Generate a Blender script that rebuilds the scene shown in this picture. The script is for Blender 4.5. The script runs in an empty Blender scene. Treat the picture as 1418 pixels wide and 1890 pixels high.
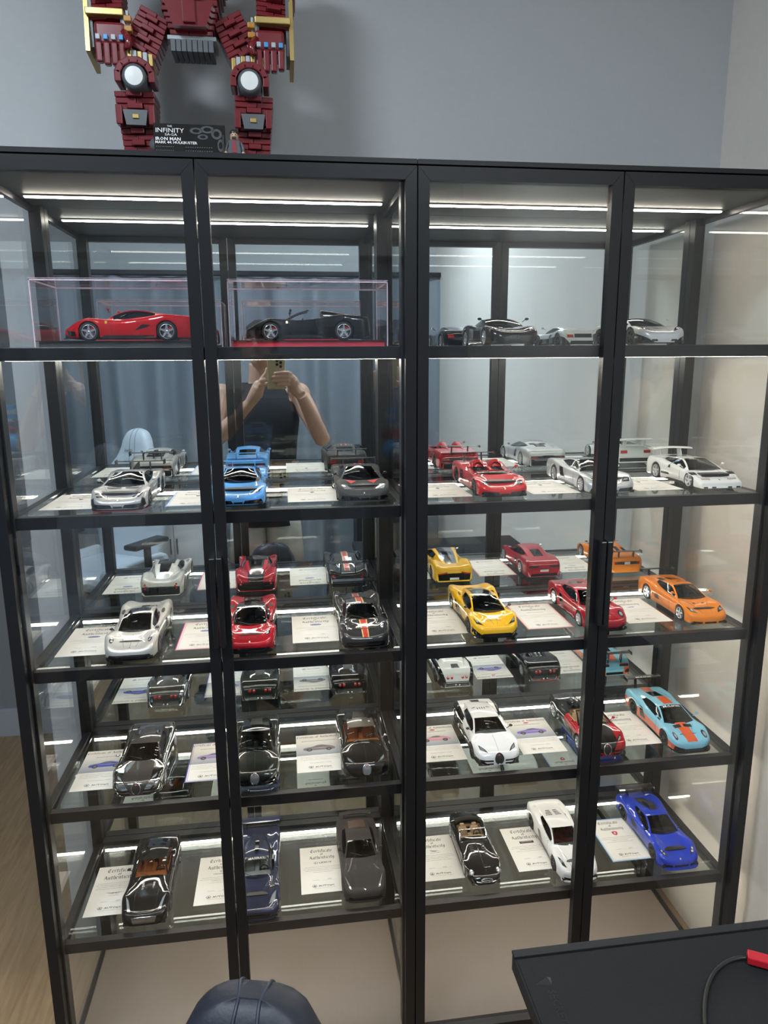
import bpy, bmesh, math, random
import numpy as np
from mathutils import Vector, Matrix
from mathutils.bvhtree import BVHTree

random.seed(7)
SC = bpy.context.scene
COL = SC.collection
PI = math.pi

# ------------------------------------------------------------------ camera
CAM_LOC = (-0.2603, -1.4044, 1.6237)
CAM_ROT = (PI / 2 - 0.2092, 0.0065, -0.1386)
cam_d = bpy.data.cameras.new('camera')
cam_d.sensor_fit = 'VERTICAL'
cam_d.sensor_height = 36.0
cam_d.lens = 1337.0 / 1890.0 * 36.0
cam_d.clip_start = 0.01
cam = bpy.data.objects.new('camera', cam_d)
cam.location = CAM_LOC
cam.rotation_euler = CAM_ROT
COL.objects.link(cam)
SC.camera = cam

# ------------------------------------------------------------------ world, exposure
wd = bpy.data.worlds.new('world')
SC.world = wd
wd.use_nodes = True
wd.node_tree.nodes['Background'].inputs[0].default_value = (0.62, 0.72, 0.85, 1)
wd.node_tree.nodes['Background'].inputs[1].default_value = 0.15
SC.view_settings.view_transform = 'Standard'
SC.view_settings.look = 'None'
SC.view_settings.gamma = 1.0
SC.view_settings.exposure = 0.0
SC.view_settings.use_curve_mapping = False
SC.cycles.transparent_max_bounces = 48
SC.cycles.max_bounces = 14
SC.cycles.glossy_bounces = 7
SC.cycles.diffuse_bounces = 4
LED_POWER = 34.5
LAMP_POWER = 69.0

# ------------------------------------------------------------------ materials
MATS = {}


def new_mat(name):
    m = bpy.data.materials.new(name)
    m.use_nodes = True
    return m, m.node_tree.nodes, m.node_tree.links


def mat(name, color, rough=0.5, metal=0.0, coat=0.0, noise=0.0, nscale=40.0, bump=0.0, spec=0.5, emit=None, estr=0.0):
    if name in MATS:
        return MATS[name]
    m, N, L = new_mat(name)
    b = N['Principled BSDF']
    b.inputs['Base Color'].default_value = (*color, 1)
    b.inputs['Roughness'].default_value = rough
    b.inputs['Metallic'].default_value = metal
    b.inputs['Coat Weight'].default_value = coat
    b.inputs['Coat Roughness'].default_value = 0.03
    b.inputs['Specular IOR Level'].default_value = spec
    if emit:
        b.inputs['Emission Color'].default_value = (*emit, 1)
        b.inputs['Emission Strength'].default_value = estr
    if noise or bump:
        tc = N.new('ShaderNodeTexCoord')
        nz = N.new('ShaderNodeTexNoise')
        nz.inputs['Scale'].default_value = nscale
        nz.inputs['Detail'].default_value = 4
        L.new(tc.outputs['Object'], nz.inputs['Vector'])
        if noise:
            mx = N.new('ShaderNodeMix')
            mx.data_type = 'RGBA'
            mx.inputs[6].default_value = (*[c * (1 - noise) for c in color], 1)
            mx.inputs[7].default_value = (*[min(1, c * (1 + noise)) for c in color], 1)
            L.new(nz.outputs['Fac'], mx.inputs[0])
            L.new(mx.outputs[2], b.inputs['Base Color'])
        if bump:
            bp = N.new('ShaderNodeBump')
            bp.inputs['Strength'].default_value = bump
            bp.inputs['Distance'].default_value = 0.002
            L.new(nz.outputs['Fac'], bp.inputs['Height'])
            L.new(bp.outputs[0], b.inputs['Normal'])
    MATS[name] = m
    return m


def glass_mat(name, tint=(0.95, 0.97, 0.97), f0=0.04, rough=0.0, mirror_tint=(1, 1, 1)):
    """thin clear pane: lets light straight through, reflects more towards grazing angles"""
    if name in MATS:
        return MATS[name]
    m, N, L = new_mat(name)
    N.remove(N['Principled BSDF'])
    out = N['Material Output']
    lw = N.new('ShaderNodeLayerWeight')
    lw.inputs['Blend'].default_value = 0.5
    pw = N.new('ShaderNodeMath'); pw.operation = 'POWER'; pw.inputs[1].default_value = 5.0
    ml = N.new('ShaderNodeMath'); ml.operation = 'MULTIPLY_ADD'
    ml.inputs[1].default_value = 1 - f0; ml.inputs[2].default_value = f0
    tr = N.new('ShaderNodeBsdfTransparent'); tr.inputs[0].default_value = (*tint, 1)
    gl = N.new('ShaderNodeBsdfGlossy'); gl.inputs['Roughness'].default_value = rough
    gl.inputs[0].default_value = (*mirror_tint, 1)
    mx = N.new('ShaderNodeMixShader')
    L.new(lw.outputs['Facing'], pw.inputs[0])
    L.new(pw.outputs[0], ml.inputs[0])
    L.new(ml.outputs[0], mx.inputs[0])
    L.new(tr.outputs[0], mx.inputs[1])
    L.new(gl.outputs[0], mx.inputs[2])
    L.new(mx.outputs[0], out.inputs[0])
    MATS[name] = m
    return m


def emit_mat(name, color, strength):
    if name in MATS:
        return MATS[name]
    m, N, L = new_mat(name)
    N.remove(N['Principled BSDF'])
    e = N.new('ShaderNodeEmission')
    e.inputs[0].default_value = (*color, 1)
    e.inputs[1].default_value = strength
    L.new(e.outputs[0], N['Material Output'].inputs[0])
    MATS[name] = m
    return m


def wood_mat(name, c1, c2, rough=0.45):
    m, N, L = new_mat(name)
    b = N['Principled BSDF']
    tc = N.new('ShaderNodeTexCoord')
    mp = N.new('ShaderNodeMapping')
    mp.inputs['Scale'].default_value = (9.0, 0.9, 1.0)
    mp.inputs['Rotation'].default_value = (0, 0, 0.25)
    nz = N.new('ShaderNodeTexNoise'); nz.inputs['Scale'].default_value = 5.0; nz.inputs['Detail'].default_value = 8
    nz.inputs['Distortion'].default_value = 1.2
    wv = N.new('ShaderNodeTexNoise'); wv.inputs['Scale'].default_value = 22.0; wv.inputs['Detail'].default_value = 3
    mx0 = N.new('ShaderNodeMath'); mx0.operation = 'MULTIPLY_ADD'; mx0.inputs[1].default_value = 0.35
    rp = N.new('ShaderNodeValToRGB')
    rp.color_ramp.elements[0].position = 0.45; rp.color_ramp.elements[0].color = (*c1, 1)
    rp.color_ramp.elements[1].position = 0.85; rp.color_ramp.elements[1].color = (*c2, 1)
    L.new(tc.outputs['Object'], mp.inputs[0]); L.new(mp.outputs[0], nz.inputs['Vector']); L.new(mp.outputs[0], wv.inputs['Vector'])
    L.new(wv.outputs['Fac'], mx0.inputs[0]); L.new(nz.outputs['Fac'], mx0.inputs[2])
    L.new(mx0.outputs[0], rp.inputs[0]); L.new(rp.outputs[0], b.inputs['Base Color'])
    b.inputs['Roughness'].default_value = rough
    return m


M_WALL = mat('wall_paint', (0.50, 0.52, 0.53), 0.9, noise=0.04, nscale=60, bump=0.05)
M_WALL_R = mat('wall_paint_led_lit', (0.86, 0.81, 0.73), 0.9, noise=0.04, nscale=60)  # LED spill on the right wall put into a brighter, warmer colour
M_CEIL = mat('ceiling_paint', (0.7, 0.7, 0.7), 0.9, noise=0.02)
M_BASEB = mat('baseboard_paint', (0.42, 0.46, 0.5), 0.6, noise=0.02)
M_FLOOR = wood_mat('oak_floor', (0.29, 0.195, 0.108), (0.41, 0.285, 0.165))
M_WALL_D = mat('wall_paint_shaded', (0.26, 0.28, 0.30), 0.9, noise=0.04, nscale=60)  # dim light of the recess put into a darker wall colour
M_FRAME = mat('black_aluminium', (0.011, 0.0115, 0.0135), 0.37, metal=0.0, noise=0.03, nscale=120, spec=0.34)
M_TOPB = mat('grey_laminate', (0.055, 0.055, 0.058), 0.5, noise=0.12, nscale=90)
M_TAUPE = mat('taupe_laminate', (0.172, 0.140, 0.115), 0.5, noise=0.06, nscale=140)
M_GLASS = glass_mat('door_glass', (0.975, 0.985, 0.99), 0.026)
M_SHELF = glass_mat('shelf_glass', (0.74, 0.77, 0.765), 0.05)
M_SIDE = glass_mat('side_glass', (0.975, 0.98, 0.98), 0.05)
M_ACRYL = glass_mat('acrylic', (0.985, 0.98, 0.985), 0.022)
M_ACRYE = mat('acrylic_edge', (0.80, 0.62, 0.70), 0.25, coat=0.5, noise=0.3, nscale=120)
M_MIRROR = mat('mirror_silver', (0.77, 0.83, 0.845), 0.0, metal=1.0)
M_LED = emit_mat('led_light', (1.0, 0.90, 0.76), LED_POWER)
M_LEDHOUSE = mat('led_housing', (0.35, 0.35, 0.36), 0.35, metal=0.8, noise=0.05)
M_CHROME = mat('chrome', (0.85, 0.85, 0.86), 0.08, metal=1.0, noise=0.02)
M_BLACKP = mat('black_plastic', (0.012, 0.012, 0.013), 0.4, noise=0.15, nscale=80)
M_RUBBER = mat('tyre_rubber', (0.012, 0.012, 0.012), 0.6, noise=0.2, nscale=400)
M_GLOSSBLACK = mat('gloss_black', (0.006, 0.006, 0.007), 0.12, coat=1.0, noise=0.1)


# ------------------------------------------------------------------ mesh helpers
class MB:
    """collects shapes and links them as one mesh object"""

    def __init__(s):
        s.v, s.f, s.m, s.mats, s.sm = [], [], [], [], []

    def mi(s, m):
        if m not in s.mats:
            s.mats.append(m)
        return s.mats.index(m)

    def add(s, vs, fs, m, smooth=False):
        o = len(s.v)
        k = s.mi(m)
        s.v.extend(tuple(map(float, p)) for p in vs)
        for f in fs:
            s.f.append(tuple(i + o for i in f))
            s.m.append(k)
            s.sm.append(smooth)
        return s

    def box(s, x0, x1, y0, y1, z0, z1, m, bev=0.0, M=None):
        if bev:
            bm = bmesh.new()
            bmesh.ops.create_cube(bm, size=1)
            for v in bm.verts:
                v.co = Vector(((x0 + x1) / 2 + v.co.x * (x1 - x0), (y0 + y1) / 2 + v.co.y * (y1 - y0), (z0 + z1) / 2 + v.co.z * (z1 - z0)))
            bmesh.ops.bevel(bm, geom=list(bm.edges), offset=bev, segments=2, affect='EDGES', profile=0.5)
            return s.from_bm(bm, m, M)
        vs = [Vector((x, y, z)) for z in (z0, z1) for y in (y0, y1) for x in (x0, x1)]
        if M:
            vs = [M @ v for v in vs]
        return s.add(vs, [(0, 2, 3, 1), (4, 5, 7, 6), (0, 1, 5, 4), (2, 6, 7, 3), (0, 4, 6, 2), (1, 3, 7, 5)], m)

    def from_bm(s, bm, m, M=None, smooth=False):
        bm.verts.index_update()
        vs = [(M @ v.co) if M else v.co.copy() for v in bm.verts]
        fs = [tuple(v.index for v in f.verts) for f in bm.faces]
        bm.free()
        return s.add(vs, fs, m, smooth)

    def prism(s, poly, axis, a, b, m, M=None):
        """poly: 2D outline; extruded along axis from a to b"""
        def P(p, t):
            if axis == 'x': return Vector((t, p[0], p[1]))
            if axis == 'y': return Vector((p[0], t, p[1]))
            return Vector((p[0], p[1], t))
        n = len(poly)
        vs = [P(p, a) for p in poly] + [P(p, b) for p in poly]
        if M:
            vs = [M @ v for v in vs]
        fs = [tuple(range(n))[::-1], tuple(range(n, 2 * n))] + [(i, (i + 1) % n, n + (i + 1) % n, n + i) for i in range(n)]
        return s.add(vs, fs, m)

    def lathe(s, prof, m, seg=20, M=None, smooth=True, axis='z', ang=2 * PI):
        vs, fs = [], []
        n = len(prof)
        full = abs(ang - 2 * PI) < 1e-6
        cnt = seg if full else seg + 1
        for i in range(cnt):
            a = ang * i / seg
            for r, h in prof:
                p = (r * math.cos(a), r * math.sin(a), h)
                if axis == 'x': p = (h, r * math.cos(a), r * math.sin(a))
                if axis == 'y': p = (r * math.cos(a), h, r * math.sin(a))
                p = Vector(p)
                vs.append(M @ p if M else p)
        for i in range(seg):
            j = (i + 1) % cnt
            for k in range(n - 1):
                fs.append((i * n + k, j * n + k, j * n + k + 1, i * n + k + 1))
        return s.add(vs, fs, m, smooth)

    def tube(s, pts, r, m, seg=8, smooth=True, caps=True):
        pts = [Vector(p) for p in pts]
        rs = r if isinstance(r, (list, tuple)) else [r] * len(pts)
        vs, fs = [], []
        up = Vector((0, 0, 1))
        prev = None
        for i, p in enumerate(pts):
            t = (pts[min(i + 1, len(pts) - 1)] - pts[max(i - 1, 0)]).normalized()
            if prev is None:
                a = t.cross(up)
                if a.length < 1e-4: a = t.cross(Vector((1, 0, 0)))
            else:
                a = prev - t * prev.dot(t)
            a.normalize(); prev = a
            b = t.cross(a)
            for k in range(seg):
                th = 2 * PI * k / seg
                vs.append(p + (a * math.cos(th) + b * math.sin(th)) * rs[i])
        for i in range(len(pts) - 1):
            for k in range(seg):
                k2 = (k + 1) % seg
                fs.append((i * seg + k, i * seg + k2, (i + 1) * seg + k2, (i + 1) * seg + k))
        if caps:
            fs.append(tuple(range(seg))[::-1])
            fs.append(tuple((len(pts) - 1) * seg + k for k in range(seg)))
        return s.add(vs, fs, m, smooth)

    def ball(s, c, r, m, M=None, seg=12, smooth=True):
        bm = bmesh.new()
        bmesh.ops.create_uvsphere(bm, u_segments=seg, v_segments=max(6, seg // 2 + 1), radius=1)
        rr = r if isinstance(r, (tuple, list)) else (r, r, r)
        for v in bm.verts:
            v.co = Vector((c[0] + v.co.x * rr[0], c[1] + v.co.y * rr[1], c[2] + v.co.z * rr[2]))
        return s.from_bm(bm, m, M, smooth)

    def grid(s, P, m, smooth=True, flip=False, keep=None, mfn=None):
        """P: rows of points"""
        nr, nc = len(P), len(P[0])
        o = len(s.v)
        s.v.extend(tuple(map(float, p)) for r in P for p in r)
        for i in range(nr - 1):
            for j in range(nc - 1):
                if keep and not keep(i, j):
                    continue
                q = (o + i * nc + j, o + i * nc + j + 1, o + (i + 1) * nc + j + 1, o + (i + 1) * nc + j)
                s.f.append(q[::-1] if flip else q)
                s.m.append(s.mi(mfn(i, j) if mfn else m))
                s.sm.append(smooth)
        return s

    def mesh(s, name, scale=1.0):
        me = bpy.data.meshes.new(name)
        me.from_pydata([(a * scale, b * scale, c * scale) for a, b, c in s.v], [], s.f)
        for m in s.mats:
            me.materials.append(m)
        if s.f:
            me.polygons.foreach_set('material_index', s.m)
            me.polygons.foreach_set('use_smooth', s.sm)
        me.validate()
        me.update()
        return me

    def build(s, name, parent=None, loc=None, rot=None, scale=1.0, fixn=False):
        me = s.mesh(name, scale)
        if fixn:
            bm = bmesh.new(); bm.from_mesh(me)
            bmesh.ops.recalc_face_normals(bm, faces=list(bm.faces))
            bm.to_mesh(me); bm.free()
        return link(name, me, parent, loc, rot)


def link(name, me, parent=None, loc=None, rot=None):
    o = bpy.data.objects.new(name, me)
    COL.objects.link(o)
    if parent: o.parent = parent
    if loc: o.location = loc
    if rot: o.rotation_euler = rot
    return o


def tag(o, label, cat, group=None, kind=None):
    if label: o['label'] = label
    if cat: o['category'] = cat
    if group: o['group'] = group
    if kind: o['kind'] = kind
    return o


def thing(name, label, cat, loc=(0, 0, 0), rot=(0, 0, 0), group=None):
    o = bpy.data.objects.new(name, None)
    o.empty_display_size = 0.02
    COL.objects.link(o)
    o.location = loc
    o.rotation_euler = rot
    return tag(o, label, cat, group)


def struct(name, mb, label=None, fixn=True):
    o = mb.build(name, fixn=fixn)
    o['kind'] = 'structure'
    if label: o['label'] = label
    return o


# ------------------------------------------------------------------ lettering
_TXT = {}


def text_geo(t, bold=0.0):
    """outline font text as (verts, faces, width); letter height 1"""
    k = (t, bold)
    if k not in _TXT:
        cu = bpy.data.curves.new('t', 'FONT')
        cu.body = t
        cu.size = 1.4
        cu.resolution_u = 1
        cu.fill_mode = 'FRONT'
        cu.offset = bold
        ob = bpy.data.objects.new('t', cu)
        me = ob.to_mesh()
        vs = [(v.co.x, v.co.y) for v in me.vertices]
        fs = [tuple(p.vertices) for p in me.polygons]
        ob.to_mesh_clear()
        bpy.data.objects.remove(ob)
        bpy.data.curves.remove(cu)
        w = max([v[0] for v in vs] or [1])
        _TXT[k] = (vs, fs, w)
    return _TXT[k]


def put_text(mb, t, cx, y, h, m, P=lambda x, y: (x, y, 0), width=None, bold=0.0, align='c', stretch=1.0):
    """writes t with letter height h, centred on cx, baseline y, mapped by P"""
    vs, fs, w = text_geo(t, bold)
    sx = h * stretch
    if width: sx = width / w
    x0 = cx - (w * sx / 2 if align == 'c' else 0)
    mb.add([P(x0 + a * sx, y + b * h) for a, b in vs], fs, m)


BLACKLETTER = {
    'C': (0.95, [[(.78, 1.2), (.35, 1.4), (.05, .95), (.05, .4), (.38, 0), (.8, .22)], [(.42, 1.25), (.42, .25)]]),
    'A': (1.05, [[(.0, .0), (.18, .15), (.45, 1.3), (.62, 1.42)], [(.5, 1.4), (.85, .1), (1, 0)], [(.2, .5), (.75, .5)]]),
    'e': (.62, [[(.1, .85), (.1, .2), (.3, 0), (.55, .15)], [(.1, .8), (.35, 1), (.52, .72), (.15, .45)]]),
    'r': (.55, [[(0, .9), (.15, 1), (.15, .1), (.05, 0)], [(.15, .8), (.4, 1), (.5, .88)]]),
    't': (.52, [[(.2, 1.3), (.2, .15), (.35, 0), (.5, .1)], [(0, .95), (.45, .95)]]),
    'i': (.38, [[(.05, .9), (.17, 1), (.17, .12), (.3, 0)], [(.12, 1.3), (.24, 1.42)]]),
    'f': (.5, [[(.5, 1.4), (.3, 1.45), (.2, 1.2), (.2, 0)], [(0, .95), (.45, .95)]]),
    'c': (.57, [[(.5, .85), (.3, 1), (.1, .8), (.1, .2), (.3, 0), (.5, .15)]]),
    'a': (.64, [[(.1, .85), (.3, 1), (.45, .85), (.45, .1), (.58, 0)], [(.45, .55), (.12, .4), (.1, .12), (.25, 0), (.45, .2)]]),
    'o': (.62, [[(.3, 1), (.08, .8), (.08, .2), (.3, 0), (.5, .2), (.5, .8), (.3, 1)]]),
    'u': (.68, [[(.05, .9), (.15, 1), (.15, .15), (.3, 0), (.5, .2)], [(.5, 1), (.5, .1), (.62, 0)]]),
    'h': (.64, [[(.15, 1.45), (.15, 0)], [(.15, .8), (.4, 1), (.52, .8), (.52, .1), (.4, -.25)]]),
    'n': (.7, [[(.05, .9), (.15, 1), (.15, 0)], [(.15, .8), (.4, 1), (.52, .85), (.52, .12), (.64, 0)]]),
    'y': (.64, [[(.05, .9), (.15, 1), (.15, .2), (.3, .05), (.5, .2)], [(.5, 1), (.5, 0), (.3, -.4), (.1, -.3)]]),
    ' ': (.45, []),
}


def put_blackletter(mb, t, cx, y, h, m, P, gap=0.07):
    w = sum(BLACKLETTER[c][0] + gap for c in t)
    x = cx - w * h / 2
    nx, ny = .085 * h, .07 * h
    for c in t:
        adv, strokes = BLACKLETTER[c]
        for st in strokes:
            for a, b in zip(st, st[1:]):
                A = (x + a[0] * h, y + a[1] * h); B = (x + b[0] * h, y + b[1] * h)
                q = [(A[0] - nx, A[1] - ny), (A[0] + nx, A[1] + ny), (B[0] + nx, B[1] + ny), (B[0] - nx, B[1] - ny)]
                mb.add([P(*p) for p in q], [(0, 1, 2, 3)], m)
        x += (adv + gap) * h


# ================================================================== the room
YB = 0.432          # face of the wall behind the cabinets
b = MB().box(-2.6, 0.857, -3.1, 1.9, -0.1, 0.0, M_FLOOR)
struct('floor', b, 'light oak wood floor with straight grain')
b = MB().box(-2.7, 0.96, -3.2, 1.9, 2.95, 3.05, M_CEIL)
struct('ceiling', b, 'plain white ceiling')
b = MB().box(-0.885, 0.957, YB, YB + 0.12, 0.0, 2.95, M_WALL)
struct('wall_back', b, 'pale grey painted wall behind the cabinets')
b = MB().box(0.857, 0.957, -3.1, YB, 0.0, 2.95, M_WALL_R)
struct('wall_right', b, 'pale painted wall at the right end of the cabinets')
b = MB().box(-2.7, -2.6, -3.1, 1.9, 0.0, 2.95, M_WALL)
struct('wall_left', b, 'pale grey wall on the left of the room')
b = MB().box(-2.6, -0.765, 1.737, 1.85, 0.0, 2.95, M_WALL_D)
struct('wall_recess', b, 'grey wall seen beyond the left end of the cabinets')
b = MB().box(-0.885, -0.765, YB + .12, 1.737, 0.0, 2.95, M_WALL)
struct('wall_return', b, 'grey wall return running back from the cabinet wall')
b = MB().box(-2.6, 0.857, -3.2, -3.1, 0.0, 2.95, M_WALL)
struct('wall_front', b, 'pale wall behind the photographer, seen in the mirror')
b = MB().box(-2.598, -0.887, 1.722, 1.7365, 0.001, 0.12, M_BASEB).box(-2.598, -0.887, 1.726, 1.7365, 0.12, 0.127, M_BASEB)
struct('baseboard_recess', b, 'pale grey baseboard along the recessed wall')

# ceiling lamp: the room's own cool light
M_LAMP = emit_mat('lamp_diffuser', (0.80, 0.90, 1.0), LAMP_POWER)
t = thing('ceiling_light', 'round flat white ceiling lamp with a glowing diffuser', 'lamp', (-1.15, -1.15, 2.95))
MB().lathe([(0.0, -0.001), (.27, -.001), (.27, -.05), (.255, -.055)], mat('lamp_white', (.8, .8, .8), .4, noise=.02), 32).build('housing', t)
MB().lathe([(0.0, -0.058), (.2, -.058), (.25, -.05)], M_LAMP, 32).build('diffuser', t)
t = thing('ceiling_light', 'added fill lamp, a second round flat white ceiling lamp nearer the curtain', 'lamp', (0.30, -1.75, 2.95))  # unseen fill lamp, added to brighten the right side of the room
MB().lathe([(0.0, -0.001), (.27, -.001), (.27, -.05), (.255, -.055)], MATS['lamp_white'], 32).build('housing', t)
MB().lathe([(0.0, -0.058), (.2, -.058), (.25, -.05)], emit_mat('fill_lamp_diffuser', (0.84, 0.92, 1.0), LAMP_POWER * .6), 32).build('diffuser', t)

# ================================================================== display cabinets
ZS = [1.6468, 1.3285, 1.0118, 0.6950, 0.3738]
ZT = 1.9794
YM = 0.4036


def mitred_frame(mb, x0, x1, z0, z1, ws, wt, wb_, y0, y1, m):
    """rectangular frame of four mitred bars; ws stile, wt top rail, wb bottom rail"""
    e = 0.0004
    mb.prism([(x0, z0), (x0 + ws, z0 + wb_ + e), (x0 + ws, z1 - wt - e), (x0, z1)], 'y', y0, y1, m)
    mb.prism([(x1, z0), (x1, z1), (x1 - ws, z1 - wt - e), (x1 - ws, z0 + wb_ + e)], 'y', y0, y1, m)
    mb.prism([(x0 + e, z1), (x0 + ws + e, z1 - wt), (x1 - ws - e, z1 - wt), (x1 - e, z1)], 'y', y0, y1, m)
    mb.prism([(x0 + e, z0), (x1 - e, z0), (x1 - ws - e, z0 + wb_), (x0 + ws + e, z0 + wb_)], 'y', y0, y1, m)


def make_cabinet(label):
    t = thing('display_cabinet', label, 'cabinet', (0, 0, 0), group='pair of glass display cabinets')
    W = 0.8
    b = MB()
    b.box(0.0008, W - .0008, 0.0, YM + .006, 1.971, ZT, M_FRAME).box(0.004, W - .004, .022, YM + .004, 1.962, 1.971, M_FRAME)
    b.build('top_panel', t)
    MB().box(0.012, W - .012, .024, YM - .001, 1.957, 1.962, M_TOPB).build('top_lining', t)
    b = MB().box(0.012, W - .012, .024, YM - .001, .040, .055, M_TAUPE)
    b.build('bottom_panel', t)
    b = MB().box(0.002, W - .002, .03, YM + .004, 0.0, .040, M_FRAME)
    b.build('plinth', t)
    for x in (0.0015, W - .0275):
        for y in (0.022, YM - .0262):
            b = MB()
            b.box(x, x + .026, y, y + .026, .04, 1.962, M_FRAME, bev=.0012)
            b.build('post', t)
    for sx in (0, 1):
        x0 = 0.0015 if sx == 0 else W - .0135
        MB().box(x0, x0 + .012, .048, YM - .026, 1.944, 1.962, M_FRAME).build('side_rail', t)
        MB().box(x0, x0 + .012, .048, YM - .026, .040, .060, M_FRAME).build('side_rail', t)
        xg = 0.004 if sx == 0 else W - .009
        MB().box(xg, xg + .005, .048, YM - .026, .06, 1.944, M_SIDE).build('side_glass', t)
    MB().box(0.0015, W - .0015, YM, YM + .004, .056, 1.9615, M_MIRROR).build('back_mirror', t)
    # light under the top
    b = MB().box(.028, W - .028, .264, .278, 1.954, 1.957, M_LEDHOUSE)
    h = b.build('led_profile', t)
    MB().box(.03, W - .03, .266, .276, 1.9515, 1.954, M_LED).build('led_strip', h)
    for z in ZS:
        b = MB()
        hr = .0242
        b.box(.0275, W - .0275, .0316, .048, z - hr, z, M_FRAME, bev=.0008)
        b.box(.0275, W - .0275, YM - .0245, YM - .0008, z - hr, z - .001, M_FRAME, bev=.0008)
        b.box(.0098, .0265, .048, YM - .0262, z - hr, z - .001, M_FRAME, bev=.0008)
        b.box(W - .0265, W - .0098, .048, YM - .0262, z - hr, z - .001, M_FRAME, bev=.0008)
        # glazing bead
        b.box(.0265, .031, .048, YM - .0245, z - .0115, z - .0075, M_FRAME)
        b.box(W - .031, W - .0265, .048, YM - .0245, z - .0115, z - .0075, M_FRAME)
        sh = b.build('shelf', t)
        MB().box(.0267, W - .0267, .0482, YM - .0247, z - .0074, z - .0012, M_SHELF).build('shelf_glass', sh)
        lh = MB().box(.032, W - .032, YM - .0318, YM - .0247, z - .0164, z - .0108, M_LEDHOUSE).build('led_profile', sh)
        lh['label'] = 'aluminium strip holder'
        MB().box(.032, W - .032, .0482, .0560, z - .0164, z - .0108, M_LEDHOUSE).build('led_profile', sh)
        MB().box(.034, W - .034, YM - .0310, YM - .0247, z - .0243, z - .0165, M_LED).build('led_strip', sh)
        MB().box(.034, W - .034, .0482, .0540, z - .0243, z - .0165, M_LED).build('led_strip', sh)
    for k in (0, 1):
        x0 = .0012 + k * .4
        x1 = x0 + .3976
        b = MB()
        mitred_frame(b, x0, x1, .022, 1.9675, .0215, .024, .03, -.0015, .0185, M_FRAME)
        d = b.build('door', t)
        MB().box(x0 + .0215, x1 - .0215, .009, .013, .052, 1.9435, M_GLASS).build('door_glass', d)
        hx = x1 - .0105 if k == 0 else x0 + .0005
        b = MB().box(hx, hx + .010, -.0215, -.0016, 1.062, 1.245, M_FRAME, bev=.0012)
        hd = b.build('door_handle', d)
        MB().box(hx + .0004, hx + .0096, -.0212, -.0022, 1.2451, 1.2466, M_CHROME).build('handle_cap', hd)['label'] = 'bright metal end cap'
    return t


def copy_tree(o, parent=None):
    c = o.copy()
    COL.objects.link(c)
    if parent:
        c.parent = parent
    for ch in list(o.children):
        copy_tree(ch, c)
    return c


cab1 = make_cabinet('left black framed display cabinet, two glass doors and mirrored back')
cab2 = copy_tree(cab1)
cab1.location = (-0.8, 0, 0)
cab2.location = (0.0, 0, 0)
cab2['label'] = 'right black framed display cabinet, beside the warm lit wall'


# ================================================================== model cars
def pchip(pts):
    xs = np.array([p[0] for p in pts], float)
    ys = np.array([p[1] for p in pts], float)
    h = np.diff(xs); d = np.diff(ys) / h
    n = len(xs)
    mm = np.zeros(n)
    for i in range(1, n - 1):
        if d[i - 1] * d[i] > 0:
            w1 = 2 * h[i] + h[i - 1]; w2 = h[i] + 2 * h[i - 1]
            mm[i] = (w1 + w2) / (w1 / d[i - 1] + w2 / d[i])
    mm[0] = d[0]; mm[-1] = d[-1]

    def f(x):
        x = min(max(x, xs[0]), xs[-1])
        i = min(max(int(np.searchsorted(xs, x)) - 1, 0), n - 2)
        t = (x - xs[i]) / h[i]
        return float(ys[i] * (1 + 2 * t) * (1 - t) ** 2 + mm[i] * h[i] * t * (1 - t) ** 2 + ys[i + 1] * t * t * (3 - 2 * t) - mm[i + 1] * h[i] * t * t * (1 - t))
    return f


def paint(name, c, metal=0.0, rough=0.3, coat=1.0):
    return mat('paint_' + name, c, max(rough, .4), metal * .6, coat, noise=0.03, nscale=900, spec=0.08)


G_DARK = glass_mat('tinted_glass', (0.30, 0.32, 0.33), 0.06)
G_CLEAR = glass_mat('windscreen_glass', (0.62, 0.65, 0.65), 0.06)
G_BLACK = glass_mat('black_glass', (0.10, 0.11, 0.11), 0.07)
M_LAMPG = mat('lamp_clear', (0.62, 0.65, 0.68), 0.08, metal=0.55, coat=1.0, noise=0.25, nscale=260)
M_LAMPD = mat('lamp_dark', (0.05, 0.055, 0.06), 0.1, metal=0.3, coat=1.0, noise=0.4, nscale=260)
M_TAIL = mat('tail_red', (0.45, 0.01, 0.012), 0.15, coat=1.0, noise=0.1)
M_CARBON = mat('carbon', (0.02, 0.02, 0.022), 0.3, coat=0.8, noise=0.4, nscale=600)
M_RIMS = mat('rim_silver', (0.66, 0.67, 0.69), 0.25, metal=0.8, noise=0.03)
M_RIMB = mat('rim_black', (0.025, 0.025, 0.027), 0.3, metal=0.5, noise=0.05)
M_RIMG = mat('rim_grey', (0.2, 0.2, 0.21), 0.28, metal=0.7, noise=0.05)
M_DISC = mat('brake_disc', (0.25, 0.25, 0.26), 0.35, metal=0.9, noise=0.1)
M_CALR = mat('caliper_red', (0.5, 0.01, 0.015), 0.35, noise=0.05)
M_CALK = mat('caliper_dark', (0.05, 0.05, 0.05), 0.35, noise=0.05)
M_PLATEW = mat('number_plate', (0.75, 0.75, 0.73), 0.4, noise=0.03)
M_INKW = mat('white_lettering', (0.82, 0.82, 0.82), 0.5, noise=0.02)

_WH = {}


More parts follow.
